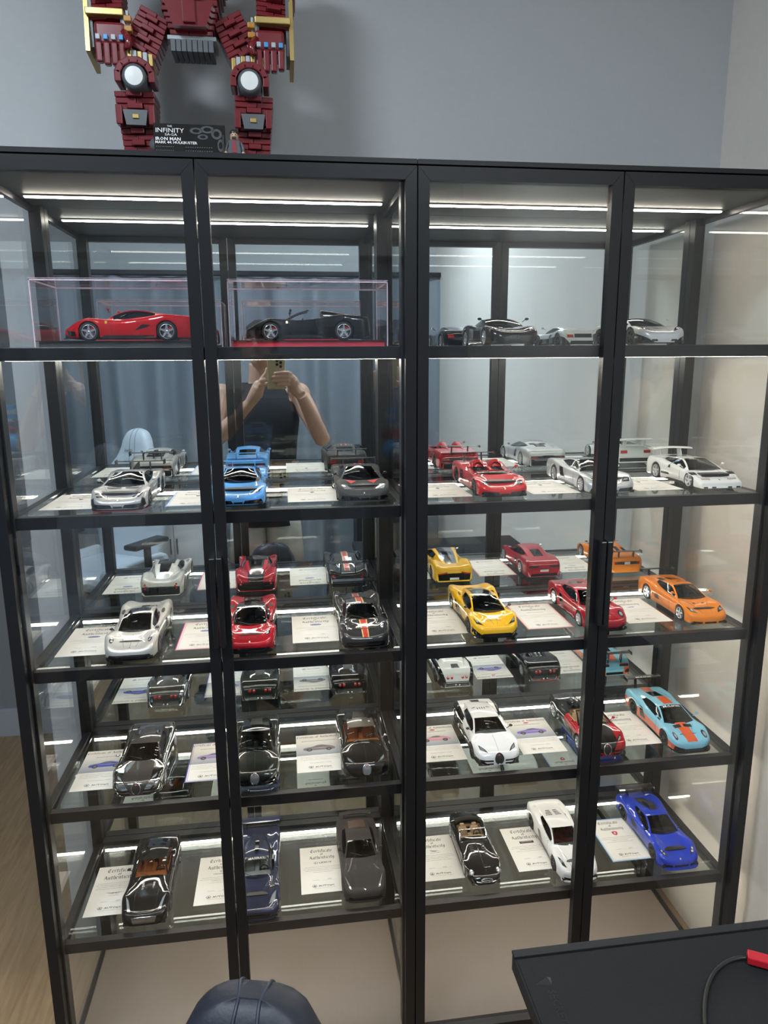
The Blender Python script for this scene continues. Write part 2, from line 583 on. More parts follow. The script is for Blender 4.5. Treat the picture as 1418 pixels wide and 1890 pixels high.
def wheel_meshes(r, w, spokes, rim, cal):
    k = (r, w, spokes, rim.name, cal.name)
    if k in _WH:
        return _WH[k]
    b = MB()
    b.lathe([(r * .70, -w / 2 + 1), (r * .74, -w / 2), (r * .95, -w / 2), (r, -w / 2 + 1.6), (r, w / 2 - 1.6), (r * .95, w / 2), (r * .76, w / 2), (r * .72, w / 2 - .8)], M_RUBBER, 28, axis='x')
    tyre = b.mesh('wheel', .001)
    b = MB()
    b.lathe([(r * .70, -w / 2 + 1), (r * .67, 0), (r * .70, w / 2 - .6), (r * .755, w / 2 - .1), (r * .755, w / 2 + .2), (r * .69, w / 2 - .2)], rim, 28, axis='x')
    b.lathe([(0, w / 2 - 5.5), (r * .6, w / 2 - 5.5), (r * .6, w / 2 - 7), (0, w / 2 - 7)], M_DISC, 24, axis='x')
    hub = w / 2 - 1.2
    b.lathe([(0, hub + .5), (r * .11, hub + .4), (r * .16, hub - .6), (r * .16, hub - 4)], rim, 14, axis='x')
    n = abs(spokes)
    for i in range(n):
        a = 2 * PI * i / n + PI / 2
        wi, wo = (r * .10, r * .075) if n <= 6 else (r * .05, r * .05)
        if n <= 5: wi, wo = r * .13, r * .085
        ca, sa = math.cos(a), math.sin(a)
        pts = []
        for rr, hw, x in ((r * .10, wi, hub), (r * .71, wo, w / 2 - .5)):
            for s_ in (-1, 1):
                for dx in (0, -2.4):
                    pts.append((x + dx, rr * ca - s_ * hw * sa, rr * sa + s_ * hw * ca))
        b.add(pts, [(0, 2, 6, 4), (1, 5, 7, 3), (0, 4, 5, 1), (2, 3, 7, 6), (0, 1, 3, 2), (4, 6, 7, 5)], rim)
    for a0 in (0.35,):
        vs = []
        for j in range(6):
            a = a0 + j * .14
            for rr in (r * .36, r * .63):
                for x in (w / 2 - 3.6, w / 2 - 6.5):
                    vs.append((x, rr * math.cos(a), rr * math.sin(a)))
        fs = []
        for j in range(5):
            o = j * 4
            fs += [(o, o + 2, o + 6, o + 4), (o + 2, o + 3, o + 7, o + 6), (o, o + 4, o + 5, o + 1)]
        fs += [(0, 1, 3, 2), (20, 22, 23, 21)]
        b.add(vs, fs, cal)
    rimm = b.mesh('rim', .001)
    _WH[k] = (tyre, rimm)
    return _WH[k]


_SEAT = {}


def seat_mesh(m, m2=None):
    k = (m.name, (m2 or m).name)
    if k not in _SEAT:
        b = MB()
        b.box(-11, 11, -13, 12, 0, 7, m, bev=2.5)
        R = Matrix.Translation((0, 11, 4)) @ Matrix.Rotation(math.radians(-24), 4, 'X')
        b.box(-10.5, 10.5, -3, 4, 0, 25, m, bev=2.8, M=R)
        b.box(-6, 6, -2.6, 3, 24, 32, m2 or m, bev=2.2, M=R)
        for s_ in (-1, 1):
            b.box(s_ * 10 - 2, s_ * 10 + 2, -5, 2, 3, 20, m2 or m, bev=1.6, M=R)
            b.box(s_ * 10 - 2, s_ * 10 + 2, -12, 12, 4, 9, m2 or m, bev=1.6)
        _SEAT[k] = b.mesh('seat', .001)
    return _SEAT[k]


_STEER = {}


def steer_mesh():
    if 0 not in _STEER:
        b = MB()
        M = Matrix.Rotation(math.radians(62), 4, 'X')
        pts = [M @ Vector((9 * math.cos(a), 9 * math.sin(a), 0)) for a in np.linspace(0, 2 * PI, 19)]
        b.tube(pts, 1.2, M_BLACKP, 6, caps=False)
        b.box(-8.5, 8.5, -1.2, 1.2, -1, .6, M_BLACKP, M=M)
        b.ball((0, 0, 0), (3, 3, 1.6), M_BLACKP, M=M, seg=8)
        _STEER[0] = b.mesh('steering_wheel', .001)
    return _STEER[0]


_MIR = {}


def mirror_mesh(m):
    if m.name not in _MIR:
        b = MB()
        b.tube([(0, 0, 0), (4, -1, 3), (7, 0, 5)], [.9, .8, .9], m, 6)
        b.ball((10, 0, 6.2), (4.6, 2.6, 3.0), m, seg=10)
        b.lathe([(0, 2.2), (3.6, 2.3)], M_CHROME, 10, axis='y', M=Matrix.Translation((10, .15, 6.2)) @ Matrix.Scale(.75, 4, (0, 0, 1)))
        _MIR[m.name] = b.mesh('side_mirror', .001)
    return _MIR[m.name]


class Car:
    """a 1:18 model car; millimetres; front at y=0 looking towards -y, x to the right, wheels on z=0"""

    def __init__(s, S, label, x, y, z, rot=0.0):
        s.S = S
        s.L, s.W = S['L'], S['W']
        s.t = thing('model_car', label, 'model car', (x, y - (.009 if not rot else 0), z - .0006), (0, 0, rot), 'model cars on display')
        if not rot: s.t.scale = (1, 1.07, 1)
        s.zc, s.zf = pchip(S['zc']), pchip(S['zf'])
        pw0 = pchip(S['pw'])
        na, nk = S.get('nose', (26, .42))
        ta, tk_ = S.get('tail', (14, .66))

        def pw(y):
            w = pw0(y)
            for d, a, k in ((y, na, nk), (s.L - y, ta, tk_)):
                if 0 <= d < a: w = min(w, s.W / 2 * (k + (1 - k) * math.sqrt(max(0, 1 - (1 - d / a) ** 2))))
            return w
        s.pw = pw
        s.fa, s.ra = S['fa'], S['ra']
        s.r1, s.r2 = S.get('r1', 18.0), S.get('r2', 19.0)
        s.z0 = S.get('z0', 6.5)
        s.off = Vector((0, -s.L / 2, 0))
        s.paint = S['paint']
        s.roofm = S.get('roof', s.paint)
        s.bvh_src = MB()
        s.body()
        s.cabin()
        v = [Vector(p) for p in s.bvh_src.v]
        s.bvh = BVHTree.FromPolygons(v, s.bvh_src.f)
        s.under()
        s.wheels()
        if S.get('interior', True):
            s.interior()
        if S.get('mirror', True):
            my, mz, mm = S.get('mir', (S['cab'][0] + 20, None, s.paint))
            mx = s.bw(my) - 1
            mz = mz or s.ztop(my, mx) + 2
            for sg in (1, -1):
                o = link('side_mirror', mirror_mesh(mm), s.t, Vector((sg * mx, my, mz)) * .001 + s.off * .001)
                if sg < 0: o.scale = (-1, 1, 1)

    # --- body shell
    def zl(s, y):
        z = s.z0
        for a, r in ((s.fa, s.r1), (s.ra, s.r2)):
            R = r + 2.0
            d = abs(y - a)
            if d < R: z = max(z, r + math.sqrt(R * R - d * d))
        return z

    def sec(s, y):
        w, zl, zF, zC = s.pw(y), s.zl(y), s.zf(y), s.zc(y)
        sh = max(zF * s.S.get('shk', .66), min(zl + 1.5, zF - 1.5))
        zl = min(zl, zF - 2.5)
        d = zF - zC
        tk = s.S.get('tuck', .955)
        return [(w * tk, zl), (w * .99, zl + .15 * (sh - zl)), (w, sh), (w * .99, sh + .45 * (zF - sh)), (w * .955, zF - .16 * (zF - sh)),
                (w * .89, zF - .02 * (zF - sh)), (w * .80, zF), (w * .69, zF - .22 * d), (w * .56, zF - .62 * d), (w * .40, zF - .92 * d), (w * .2, zC), (0, zC + .3)]

    def ztop(s, y, x):
        p = s.sec(y)[2:]
        x = abs(x)
        for a, b in zip(p, p[1:]):
            if b[0] <= x <= a[0]:
                return b[1] + (a[1] - b[1]) * (x - b[0]) / max(1e-6, a[0] - b[0])
        return p[0][1] if x > p[0][0] else p[-1][1]

    def bw(s, y):
        return s._bw(y)

    def body(s):
        yb, yt, ye, yr = s.S['cab']
        bwv = s.S['bw']
        s._bw = pchip(list(zip((yb, yt, ye, yr), (bwv[0] + 2, bwv[1] + 1, bwv[2] + 1, bwv[3]))))
        L = s.L
        ys = set([0, L])
        ys |= set(np.linspace(0, L, 46)); ys |= set([.15, .4, .8, 1.2, 2.2, 3.6, 5.5, 8, 11, 14, 18, L - .15, L - .4, L - 1.2, L - 2.4, L - 4, L - 6.5])
        for a, r in ((s.fa, s.r1), (s.ra, s.r2)):
            R = r + 2.0
            ys |= set(a + R * math.cos(t) for t in np.linspace(0, PI, 17))
            ys |= {a + R + .15, a - R - .15}
        ys = sorted(y for y in ys if 0 <= y <= L)
        ys = [ys[0]] + [b for a, b in zip(ys, ys[1:]) if b - a > .12]
        rows = []
        for y in ys:
            h = s.sec(y)
            full = h + [(-x, z) for x, z in h[-2::-1]]
            rows.append([(x, y, z) for x, z in full])
        fn = s.S.get('two_tone')
        nc = len(rows[0])

        def mfn(i, j):
            c = min(j, nc - 2 - j)
            ym = (ys[i] + ys[i + 1]) / 2
            return (fn(ym, c) if fn else None) or s.paint

        op = s.S.get('open')
        o0, o1 = (op if op else (yb + 4, yr - 4))

        def keep(i, j):
            ym = (ys[i] + ys[i + 1]) / 2
            if not (o0 < ym < o1): return True
            xm = abs((rows[i][j][0] + rows[i][j + 1][0]) / 2)
            return xm > s.bw(ym) - (6 if op else 3) or j < 5 or j > nc - 7
        b = MB()
        b.grid(rows, s.paint, flip=True, keep=keep, mfn=mfn)
        s.bvh_src.grid(rows, s.paint, flip=True)
        # nose and tail closing faces
        for r, fl in ((rows[0], False), (rows[-1], True)):
            n = len(r)
            base = [(p[0], p[1], s.z0) for p in r]
            b.grid([r, base], s.paint, flip=not fl, smooth=False)
            s.bvh_src.grid([r, base], s.paint)
        b.build('body', s.t, s.off * .001, scale=.001)

    def cabin(s):
        S = s.S
        yb, yt, ye, yr = S['cab']
        zr, rw = S['zr'], S['rw'] + 2.5
        cv0 = S.get('bulge', 9)
        isopen = bool(S.get('open'))
        cols = [-1, -.93, -.74, -.5, -.25, 0, .25, .5, .74, .93, 1]
        rwf = pchip([(yb, s.bw(yb) - 1.2), (yb + .45 * (yt - yb), (s.bw(yb) - 1) * .45 + rw * .55), (yt, rw), (ye, rw * S.get('rwe', .97)), (yr, s.bw(yr) - 1)])
        rear = pchip([(0, 0), (.5, S.get('fast', .55)), (1, 1)])
        ysw = list(np.linspace(yb, yt, 8)) + list(np.linspace(yt, ye, 6))[1:] + list(np.linspace(ye, yr, 8))[1:]
        top, edge = [], []
        for y in ysw:
            row = []
            xe = rwf(y)
            for u in cols:
                x = u * xe
                k = 1 - u * u
                if y <= yt:
                    q = (y - yb) / (yt - yb)
                    yy = y - cv0 * k * (1 - q) - 4 * k * q
                    zb = s.ztop(yb - cv0 * k, u * rwf(yb)) - .6
                    z = zb * (1 - q) + (zr - 2.6 + 2.6 * k) * q + math.sin(PI * q) * S.get('wsb', 1.6)
                elif y <= ye:
                    q = (y - yt) / (ye - yt)
                    yy = y - 4 * k * (1 - q) + 3 * k * q
                    z = zr - 2.6 + 2.6 * k + math.sin(PI * q) * .9 - q * S.get('drop', 1.2)
                else:
                    q = (y - ye) / (yr - ye)
                    yy = y + 3 * k * (1 - q) + S.get('rbulge', 3) * k * q
                    zb = s.ztop(min(yr + S.get('rbulge', 3) * k, s.L), u * rwf(yr)) - .6
                    qq = rear(q)
                    z = (zr - S.get('drop', 1.2) - 2.6 + 2.6 * k) * (1 - qq) + zb * qq
                row.append((x, yy, z))
            top.append(row)
        n = len(ysw)
        iW = 7; iR = 12
        wsx = S.get('wshade', 0)
        glass = S.get('glass', G_DARK)
        shell = MB()
        ws = MB()
        rg = MB()
        ecov = S.get('engine', None)

        def zone(i, j):
            pill = j in (0, 9)
            if i < iW:
                return 'shell' if pill else 'ws'
            if i < iR:
                return 'roof'
            r0, r1, rc = S.get('rear', (0, 5, 2))
            if i - iR >= r0 and i - iR < r1 and rc <= j < 10 - rc:
                return 'rg'
            return 'shell'
        if isopen:
            keepS = lambda i, j: zone(i, j) == 'shell' and i < iW
            frame = S.get('frame', s.paint)
            shell.grid(top, frame, keep=keepS, flip=False)
            # header bar over the windscreen
            hb = top[iW]
            shell.tube(hb, 1.3, frame, 6)
            shell.tube([r[0] for r in top[:iW + 1]], 1.1, frame, 6)
            shell.tube([r[-1] for r in top[:iW + 1]], 1.1, frame, 6)
            ws.grid(top, glass, keep=lambda i, j: zone(i, j) == 'ws')
            shell.build('windscreen_frame', s.t, s.off * .001, scale=.001)
            ws.build('windscreen', s.t, s.off * .001, scale=.001)
            return
        pil = S.get('pillar', s.paint)
        roofm = s.roofm
        backm = S.get('back', s.paint)

        def mf(i, j):
            z = zone(i, j)
            if z == 'roof': return S['roofcols'](j) if 'roofcols' in S else roofm
            if i < iW: return pil
            return S['backcols'](j) if 'backcols' in S else backm
        shell.grid(top, roofm, keep=lambda i, j: zone(i, j) in ('shell', 'roof'), mfn=mf)
        ws.grid(top, glass, keep=lambda i, j: zone(i, j) == 'ws')
        rg.grid(top, S.get('rglass', glass), keep=lambda i, j: zone(i, j) == 'rg')
        s.bvh_src.grid(top, roofm)
        w0, w1 = S.get('win', (1, 15))
        vs = [0, .14, .5, .9, 1]
        for side in (0, 1):
            rows = []
            for i, y in enumerate(ysw):
                e = top[i][-1 if side == 0 else 0]
                sg = 1 if side == 0 else -1
                bx = s.bw(y)
                bz = s.ztop(y, bx) - .8
                r = []
                for v in vs:
                    r.append((sg * (bx + (abs(e[0]) - bx) * v) + sg * math.sin(PI * v) * .9, y + (e[1] - y) * v, bz + (max(e[2], bz + .1) - bz) * v))
                rows.append(r)
            iswin = lambda i, j: w0 <= i < w1 and 1 <= j <= 2
            sidem = S.get('sidem', s.paint)
            shell.grid(rows, sidem, keep=lambda i, j: not iswin(i, j), flip=(side == 0))
            s.bvh_src.grid(rows, s.paint)
            sw = MB()
            sw.grid(rows, S.get('sglass', glass), keep=iswin, flip=(side == 0))
            sw.build('side_window', s.t, s.off * .001, scale=.001)
        shell.build('cabin_shell', s.t, s.off * .001, scale=.001)
        ws.build('windscreen', s.t, s.off * .001, scale=.001)
        if rg.f:
            rg.build('rear_window', s.t, s.off * .001, scale=.001)

    def under(s):
        b = MB()
        L = s.L
        pl = s.S.get('floor_y', (8, L - 8))
        hw = s.W / 2 - 22
        b.box(-hw, hw, pl[0], pl[1], s.z0 - 2, 15, M_BLACKP)
        for a, r in ((s.fa, s.r1), (s.ra, s.r2)):
            b.box(-hw, hw, max(a - r - 1, 7), min(a + r + 1, L - 7), 14, r + 16, M_BLACKP)
        y0, y1 = s.fa + s.r1 + 3, s.ra - s.r2 - 3
        b.box(-s.W / 2 + 5, s.W / 2 - 5, y0, y1, s.z0 - 1.5, s.z0 + 4, M_BLACKP)
        for ya, yb in ((4, s.fa - s.r1 - 3), (s.ra + s.r2 + 3, L - 4)):
            if yb - ya > 3:
                w = s.pw((ya + yb) / 2) - 4
                b.box(-w, w, ya, yb, s.z0 - 1.5, s.z0 + 4, M_BLACKP)
        b.build('underbody', s.t, s.off * .001, scale=.001)

    def wheels(s):
        ty, rim, cal = s.S.get('wheel', (5, M_RIMS, M_CALK))
        for a, r in ((s.fa, s.r1), (s.ra, s.r2)):
            w = 14.5 if a == s.fa else 18.5
            tm, rm = wheel_meshes(r, w, ty, rim, cal)
            x = s.pw(a) - w / 2 - .9
            for sg in (1, -1):
                o = link('wheel', tm, s.t, (Vector((sg * x, a, r)) + s.off) * .001)
                if sg < 0: o.rotation_euler = (0, 0, PI)
                link('rim', rm, o)

    def interior(s):
        S = s.S
        yb, yt, ye, yr = S['cab']
        m = S.get('seatm', mat('seat_black', (.03, .03, .032), .6, noise=.1))
        m2 = S.get('seatm2', m)
        ysd = S.get('seat_y', min(yt + 22, ye + 2))
        sx = min(17.5, s.bw(yt) * .42)
        for sg in (1, -1):
            link('seat', seat_mesh(m, m2), s.t, (Vector((sg * sx, ysd, 13)) + s.off) * .001)
        b = MB()
        w = s.bw(yb + 14) - 5
        dz = min(s.zc(yb) + 1, s.ztop(yb + 10, w) - 2.5)
        dm = S.get('dashm', m)
        b.box(-w, w, yb + 5, yb + 24, dz - 10, dz, dm, bev=2.5)
        b.box(-5, 5, yb + 20, yt + 24, 14, dz - 7, dm, bev=1.5)
        # door cards and rear bulkhead close the cockpit
        yw = min(ysd + 26, yr - 4)
        wb_ = s.bw(yw) - 3
        b.box(-wb_, wb_, yw, yw + 3, 14, s.ztop(yw, wb_) - 1.5, dm)
        for sg in (1, -1):
            x0 = min(s.bw(yb + 20), s.bw(yw)) - 4
            b.box(sg * x0 - 1, sg * x0 + 1, yb + 18, yw, 14, s.ztop((yb + yw) / 2, x0) - 2, dm)
        b.box(-w + 2, w - 2, yb + 20, yw, 13, 15.2, S.get('carpet', dm))
        b.build('dashboard', s.t, s.off * .001, scale=.001)
        lx = -sx if S.get('rhd') else sx
        link('steering_wheel', steer_mesh(), s.t, (Vector((lx, yb + 29, dz - 2)) + s.off) * .001)

    # --- things laid on the skin
    def hit(s, mode, p):
        a, c = p
        if mode == 'top': o, d = Vector((a, c, 200)), Vector((0, 0, -1))
        elif mode == 'front': o, d = Vector((a, -100, c)), Vector((0, 1, 0))
        elif mode == 'rear': o, d = Vector((a, s.L + 100, c)), Vector((0, -1, 0))
        elif mode == 'right': o, d = Vector((200, a, c)), Vector((-1, 0, 0))
        else: o, d = Vector((-200, a, c)), Vector((1, 0, 0))
        h = s.bvh.ray_cast(o, d)
        if h[0] is None:
            h = s.bvh.find_nearest(o + d * (100 if mode in ('front', 'rear') else 150))
        nrm = h[1]
        if nrm.dot(d) > 0: nrm = -nrm
        return h[0], nrm

    def patch(s, mode, quad, m, name, up=.35, n=None, edge=0.0, mb=None):
        q = [Vector((*p, 0)) for p in quad]
        lu = max((q[1] - q[0]).length, (q[2] - q[3]).length)
        lv = max((q[3] - q[0]).length, (q[2] - q[1]).length)
        nu = max(2, min(24, int(lu / 3.2))); nv = max(2, min(40, int(lv / 3.2)))
        own = mb is None
        mb = mb or MB()
        rows = []
        for j in range(nv + 1):
            r = []
            for i in range(nu + 1):
                u, v = i / nu, j / nv
                p = (q[0] * (1 - u) + q[1] * u) * (1 - v) + (q[3] * (1 - u) + q[2] * u) * v
                hp, hn = s.hit(mode, (p.x, p.y))
                r.append(hp + hn * up)
            rows.append(r)
        mb.grid(rows, m)
        return mb.build(name, s.t, s.off * .001, scale=.001) if own else mb

    def disc(s, mode, c, rx, ry, m, name, up=.4, rings=2, seg=14, rim=None, mb=None):
        own = mb is None
        mb = mb or MB()
        rows = []
        for k in range(rings + 1):
            f = k / rings
            r = []
            for i in range(seg + 1):
                a = 2 * PI * i / seg
                hp, hn = s.hit(mode, (c[0] + rx * f * math.cos(a), c[1] + ry * f * math.sin(a)))
                r.append(hp + hn * (up + .5 * (1 - f)))
            rows.append(r)
        mb.grid(rows, m)
        if rim:
            mb.tube(rows[-1], .7, rim, 5, caps=False)
        return mb.build(name, s.t, s.off * .001, scale=.001) if own else mb

    def sym(s, mode, quad, m, name, **k):
        if mode == 'side':
            a = s.patch('right', quad, m, name, **k); b = s.patch('left', quad, m, name, **k)
        else:
            a = s.patch(mode, quad, m, name, **k); b = s.patch(mode, [(-x, y) for x, y in quad], m, name, **k)
        return a, b

    def symdisc(s, mode, c, rx, ry, m, name, **k):
        for sg in (1, -1):
            s.disc(mode, (sg * c[0], c[1]), rx, ry, m, name, **k)

    def line(s, mode, pts, r, m, name, up=.3, mb=None):
        own = mb is None
        mb = mb or MB()
        P = []
        for a, b in zip(pts, pts[1:]):
            n = max(2, int(math.dist(a, b) / 4))
            for i in range(n):
                p = (a[0] + (b[0] - a[0]) * i / n, a[1] + (b[1] - a[1]) * i / n)
                hp, hn = s.hit(mode, p); P.append(hp + hn * up)
        hp, hn = s.hit(mode, pts[-1]); P.append(hp + hn * up)
        mb.tube(P, r, m, 5)
        return mb.build(name, s.t, s.off * .001, scale=.001) if own else mb

    def seams(s, mode_pts, m=None):
        """dark shut lines on the skin"""
        for mode, pts in mode_pts:
            s.line(mode, pts, .32, m or M_BLACKP, 'shut_line', up=.0)
            if mode == 'top' and abs(pts[0][0]) > 1: s.line(mode, [(-x, y) for x, y in pts], .32, m or M_BLACKP, 'shut_line', up=0)

    def splitter(s, m, w=None, d=4, z=5, th=1.6, name='front_splitter', y0=-3.5):
        b = MB()
        n = 12
        w = w or s.W / 2 - 3
        outer, inner = [], []
        for i in range(n + 1):
            u = -1 + 2 * i / n
            yy = 0
            for k in range(200):
                if s.pw(k * .3) >= abs(u) * w: yy = k * .3; break
            outer.append((u * w, yy + y0)); inner.append((u * w * .96, yy + 14))
        P = [[(p[0], p[1], z - th) for p in inner], [(p[0], p[1], z - th) for p in outer], [(p[0], p[1], z) for p in outer], [(p[0], p[1], z) for p in inner]]
        b.grid(P, m, smooth=False, flip=True)
        return b.build(name, s.t, s.off * .001, scale=.001)

    def wing(s, y, z, span, chord, m, posts=18, ph=None, pm=None, end=None, th=2.2, curve=0, name='rear_wing'):
        b = MB()
        n = 10
        prof = [(-.5, 0), (-.3, .55), (.1, .6), (.5, .25), (.5, .0), (.1, -.25), (-.3, -.35)]
        P = []
        for i in range(n + 1):
            u = -1 + 2 * i / n
            P.append([(u * span / 2, y + a * chord + curve * (u * u), z + c * th - abs(curve) * .2 * u * u) for a, c in prof + prof[:1]])
        b.grid(P, m, smooth=False)
        for r in (P[0], P[-1]):
            b.add(r[:-1], [tuple(range(len(r) - 1))], m)
        if end:
            for sg in (1, -1):
                x = sg * span / 2
                b.box(x - .8, x + .8, y - chord * .55 + curve, y + chord * .55 + curve, z - end, z + end * .5, m)
        if posts is not None:
            for sg in (1, -1):
                x = sg * posts
                hz = s.ztop(min(y - 2, s.L - 4), x) - 2
                b.prism([(y - chord * .25, z), (y + chord * .3, z), (y + chord * .15, hz), (y - chord * .5, hz)], 'x', x - .9, x + .9, pm or m)
        return b.build(name, s.t, s.off * .001, scale=.001)

    def wiper(s):
        yb, yt = s.S['cab'][:2]
        s.line('top', [(2, yb - 4), (-26, yb + 6)], .6, M_BLACKP, 'wiper', up=.9)

    def text(s, mode, t, c, h, m, name='lettering', width=None, up=.6, flip=1, bold=.02):
        vs, fs, w = text_geo(t, bold)
        sx = width / w if width else h
        mb = MB()
        P = []
        for a, b in vs:
            p = (c[0] + flip * (a * sx - w * sx / 2), c[1] + b * h)
            hp, hn = s.hit(mode, p); P.append(hp + hn * up)
        mb.add(P, fs, m)
        return mb.build(name, s.t, s.off * .001, scale=.001)

    def plate(s, y, z, w, h, m, face='rear', name='number_plate'):
        b = MB()
        yy = s.L + .6 if face == 'rear' else -1
        b.box(-w / 2, w / 2, yy - .5, yy + .5, z - h / 2, z + h / 2, m)
        return b.build(name, s.t, s.off * .001, scale=.001)


# ---- shared shapes -------------------------------------------------
def spec(base, **k):
    d = dict(base); d.update(k)
    return d


WEDGE = dict(L=262, W=113, fa=48, ra=198, r1=18, r2=19.2,
             zc=[(0, 12), (1.5, 19), (6, 23), (30, 29), (60, 36), (80, 41), (150, 47), (190, 53), (232, 50), (254, 46), (260, 36), (262, 24)],
             zf=[(0, 12), (1.5, 20), (10, 27), (28, 35), (48, 40), (70, 41.5), (105, 42), (150, 45.5), (192, 52), (232, 50.5), (254, 46.5), (260, 36), (262, 24)],
             pw=[(0, 40), (2, 47), (10, 52), (28, 55), (48, 56.2), (88, 53.5), (135, 53.5), (172, 56.3), (200, 56.5), (240, 55), (258, 51), (262, 48)],
             cab=(76, 124, 158, 226), bw=(44, 45.5, 43, 30), zr=63, rw=28, win=(2, 15), rear=(1, 6, 2))
ROUND = dict(L=248, W=111, fa=46, ra=196, r1=18.6, r2=19.6,
             zc=[(0, 14), (1.5, 24), (6, 32), (24, 40), (50, 45.5), (74, 50), (150, 54), (195, 54), (225, 51), (240, 43), (246, 30), (248, 20)],
             zf=[(0, 14), (1.5, 22), (8, 31), (26, 40), (46, 44), (74, 46), (110, 46), (150, 49), (192, 54), (222, 51), (240, 42), (246, 30), (248, 20)],
             pw=[(0, 37), (2, 45), (9, 50), (26, 54), (46, 55.5), (84, 53), (130, 53), (170, 55.4), (196, 55.6), (228, 52.5), (243, 47), (248, 41)],
             cab=(72, 112, 152, 214), bw=(42, 45, 43, 27), zr=66.5, rw=30, win=(2, 14), rear=(1, 4, 2), fast=.42)
DROP = dict(L=256, W=113, fa=47, ra=202, r1=18, r2=19.4,
            zc=[(0, 12), (1.5, 20), (6, 25), (26, 32), (52, 38), (70, 43), (150, 45), (190, 44), (228, 42), (248, 40), (254, 32), (256, 22)],
            zf=[(0, 12), (1.5, 21), (8, 29), (26, 39), (47, 44), (70, 43), (110, 41), (150, 44), (200, 53), (232, 50), (249, 45), (254, 34), (256, 22)],
            pw=[(0, 36), (2, 43), (10, 49), (28, 54), (47, 55.6), (88, 51), (130, 50.5), (172, 55), (202, 56.5), (238, 54.5), (252, 50), (256, 46)],
            cab=(66, 116, 148, 224), bw=(36, 42, 40, 16), zr=64, rw=29, win=(2, 13), rear=(0, 6, 2), fast=.45)
GT = dict(L=254, W=108, fa=48, ra=200, r1=18.8, r2=19.4,
          zc=[(0, 14), (1.5, 23), (7, 30), (40, 42), (80, 47.5), (104, 50), (170, 54), (215, 55), (240, 53), (250, 46), (253, 32), (254, 22)],
          zf=[(0, 14), (1.5, 22), (9, 30), (30, 41), (50, 45.5), (80, 46), (120, 46), (160, 49), (198, 54), (228, 53), (245, 47), (252, 34), (254, 22)],
          pw=[(0, 36), (2, 43), (9, 48), (28, 52.5), (48, 54), (92, 51), (140, 51), (175, 53.6), (202, 54), (236, 50), (250, 45), (254, 40)],
          cab=(100, 138, 176, 226), bw=(40, 43, 41, 30), zr=67.5, rw=29, win=(2, 14), rear=(1, 6, 2))


def put(shelf, x, S, label, rot=0.0, y=0.205, z=None):
    return Car(S, label, x, y, ZS[shelf - 1] if z is None else z, rot)


def bull(c, lamp=M_LAMPD, mouth=M_GLOSSBLACK):
    """angular nose, Y lamps, side scoops and wide black tail shared by the wedge cars"""
    L = c.L
    c.sym('front', [(9, 8), (50, 8), (46, 17), (14, 15)], mouth, 'front_intake')
    c.patch('front', [(-9, 8), (9, 8), (9, 12), (-9, 12)], mouth, 'front_grille')
    c.sym('top', [(24, 17), (41, 12), (47, 26), (36, 32)], lamp, 'headlight')
    c.sym('top', [(30, 20), (40, 17), (42, 22), (36, 25)], M_LAMPG, 'lamp_lens', up=.7)
    c.seams([('top', [(20, 8), (26, 40), (38, 66)]), ('right', [(92, 14), (92, 40)]), ('right', [(140, 14), (134, 42)]), ('left', [(92, 14), (92, 40)]), ('left', [(140, 14), (134, 42)])])
    c.sym('side', [(140, 20), (160, 20), (166, 42), (150, 40)], M_GLOSSBLACK, 'side_intake')
    c.sym('side', [(84, 8), (170, 8), (170, 12), (84, 11)], M_GLOSSBLACK, 'side_skirt')
    c.patch('rear', [(-50, 8), (50, 8), (50, 26), (-50, 26)], mouth, 'rear_diffuser')
    c.patch('rear', [(-48, 27), (48, 27), (46, 34), (-46, 34)], M_BLACKP, 'rear_grille')
    c.sym('rear', [(28, 28), (46, 28), (45, 33), (30, 33)], M_TAIL, 'tail_light')
    c.wiper()


def badge(c, y=5):
    c.disc('top', (0, y), 2.2, 2.6, M_CHROME, 'nose_badge', up=.5, seg=10)


# ---- second shelf from the top -----------------------------------
P_VEN = paint('pewter', (.42, .42, .41), .75, .3)
c = put(2, -.591, spec(WEDGE, paint=P_VEN, wheel=(5, M_RIMB, M_CALK), glass=G_DARK, L=266, pillar=P_VEN), 'pewter grey angular model car with red edged splitter, leftmost on the second shelf', y=.21)
bull(c)
M_REDLINE = mat('red_line', (.5, .02, .03), .35, coat=.6, noise=.05)
c.splitter(M_GLOSSBLACK, 55, z=5.5, y0=-6)
c.splitter(M_REDLINE, 55, z=4.2, th=.8, y0=-7, name='splitter_edge')
c.sym('top', [(10, 46), (34, 36), (37, 39), (12, 51)], M_BLACKP, 'hood_vent')
c.sym('top', [(4, 62), (30, 58), (33, 66), (4, 70)], M_BLACKP, 'cowl_vent')
c.sym('top', [(12, 168), (34, 164), (32, 168), (12, 173)], M_BLACKP, 'deck_vent')
c.sym('top', [(10, 182), (30, 177), (29, 182), (10, 188)], M_BLACKP, 'deck_vent')
c.sym('top', [(8, 197), (27, 191), (26, 196), (8, 203)], M_BLACKP, 'deck_vent')
b = MB(); b.prism([(150, 62), (215, 68), (238, 66), (236, 50), (190, 55)], 'x', -.9, .9, M_BLACKP); b.build('centre_fin', c.t, c.off * .001, scale=.001)
c.wing(248, 66, 108, 20, M_BLACKP, posts=22, end=7)
c.sym('front', [(43, 10), (53, 12), (51, 25), (46, 28)], M_BLACKP, 'corner_vent')
badge(c)

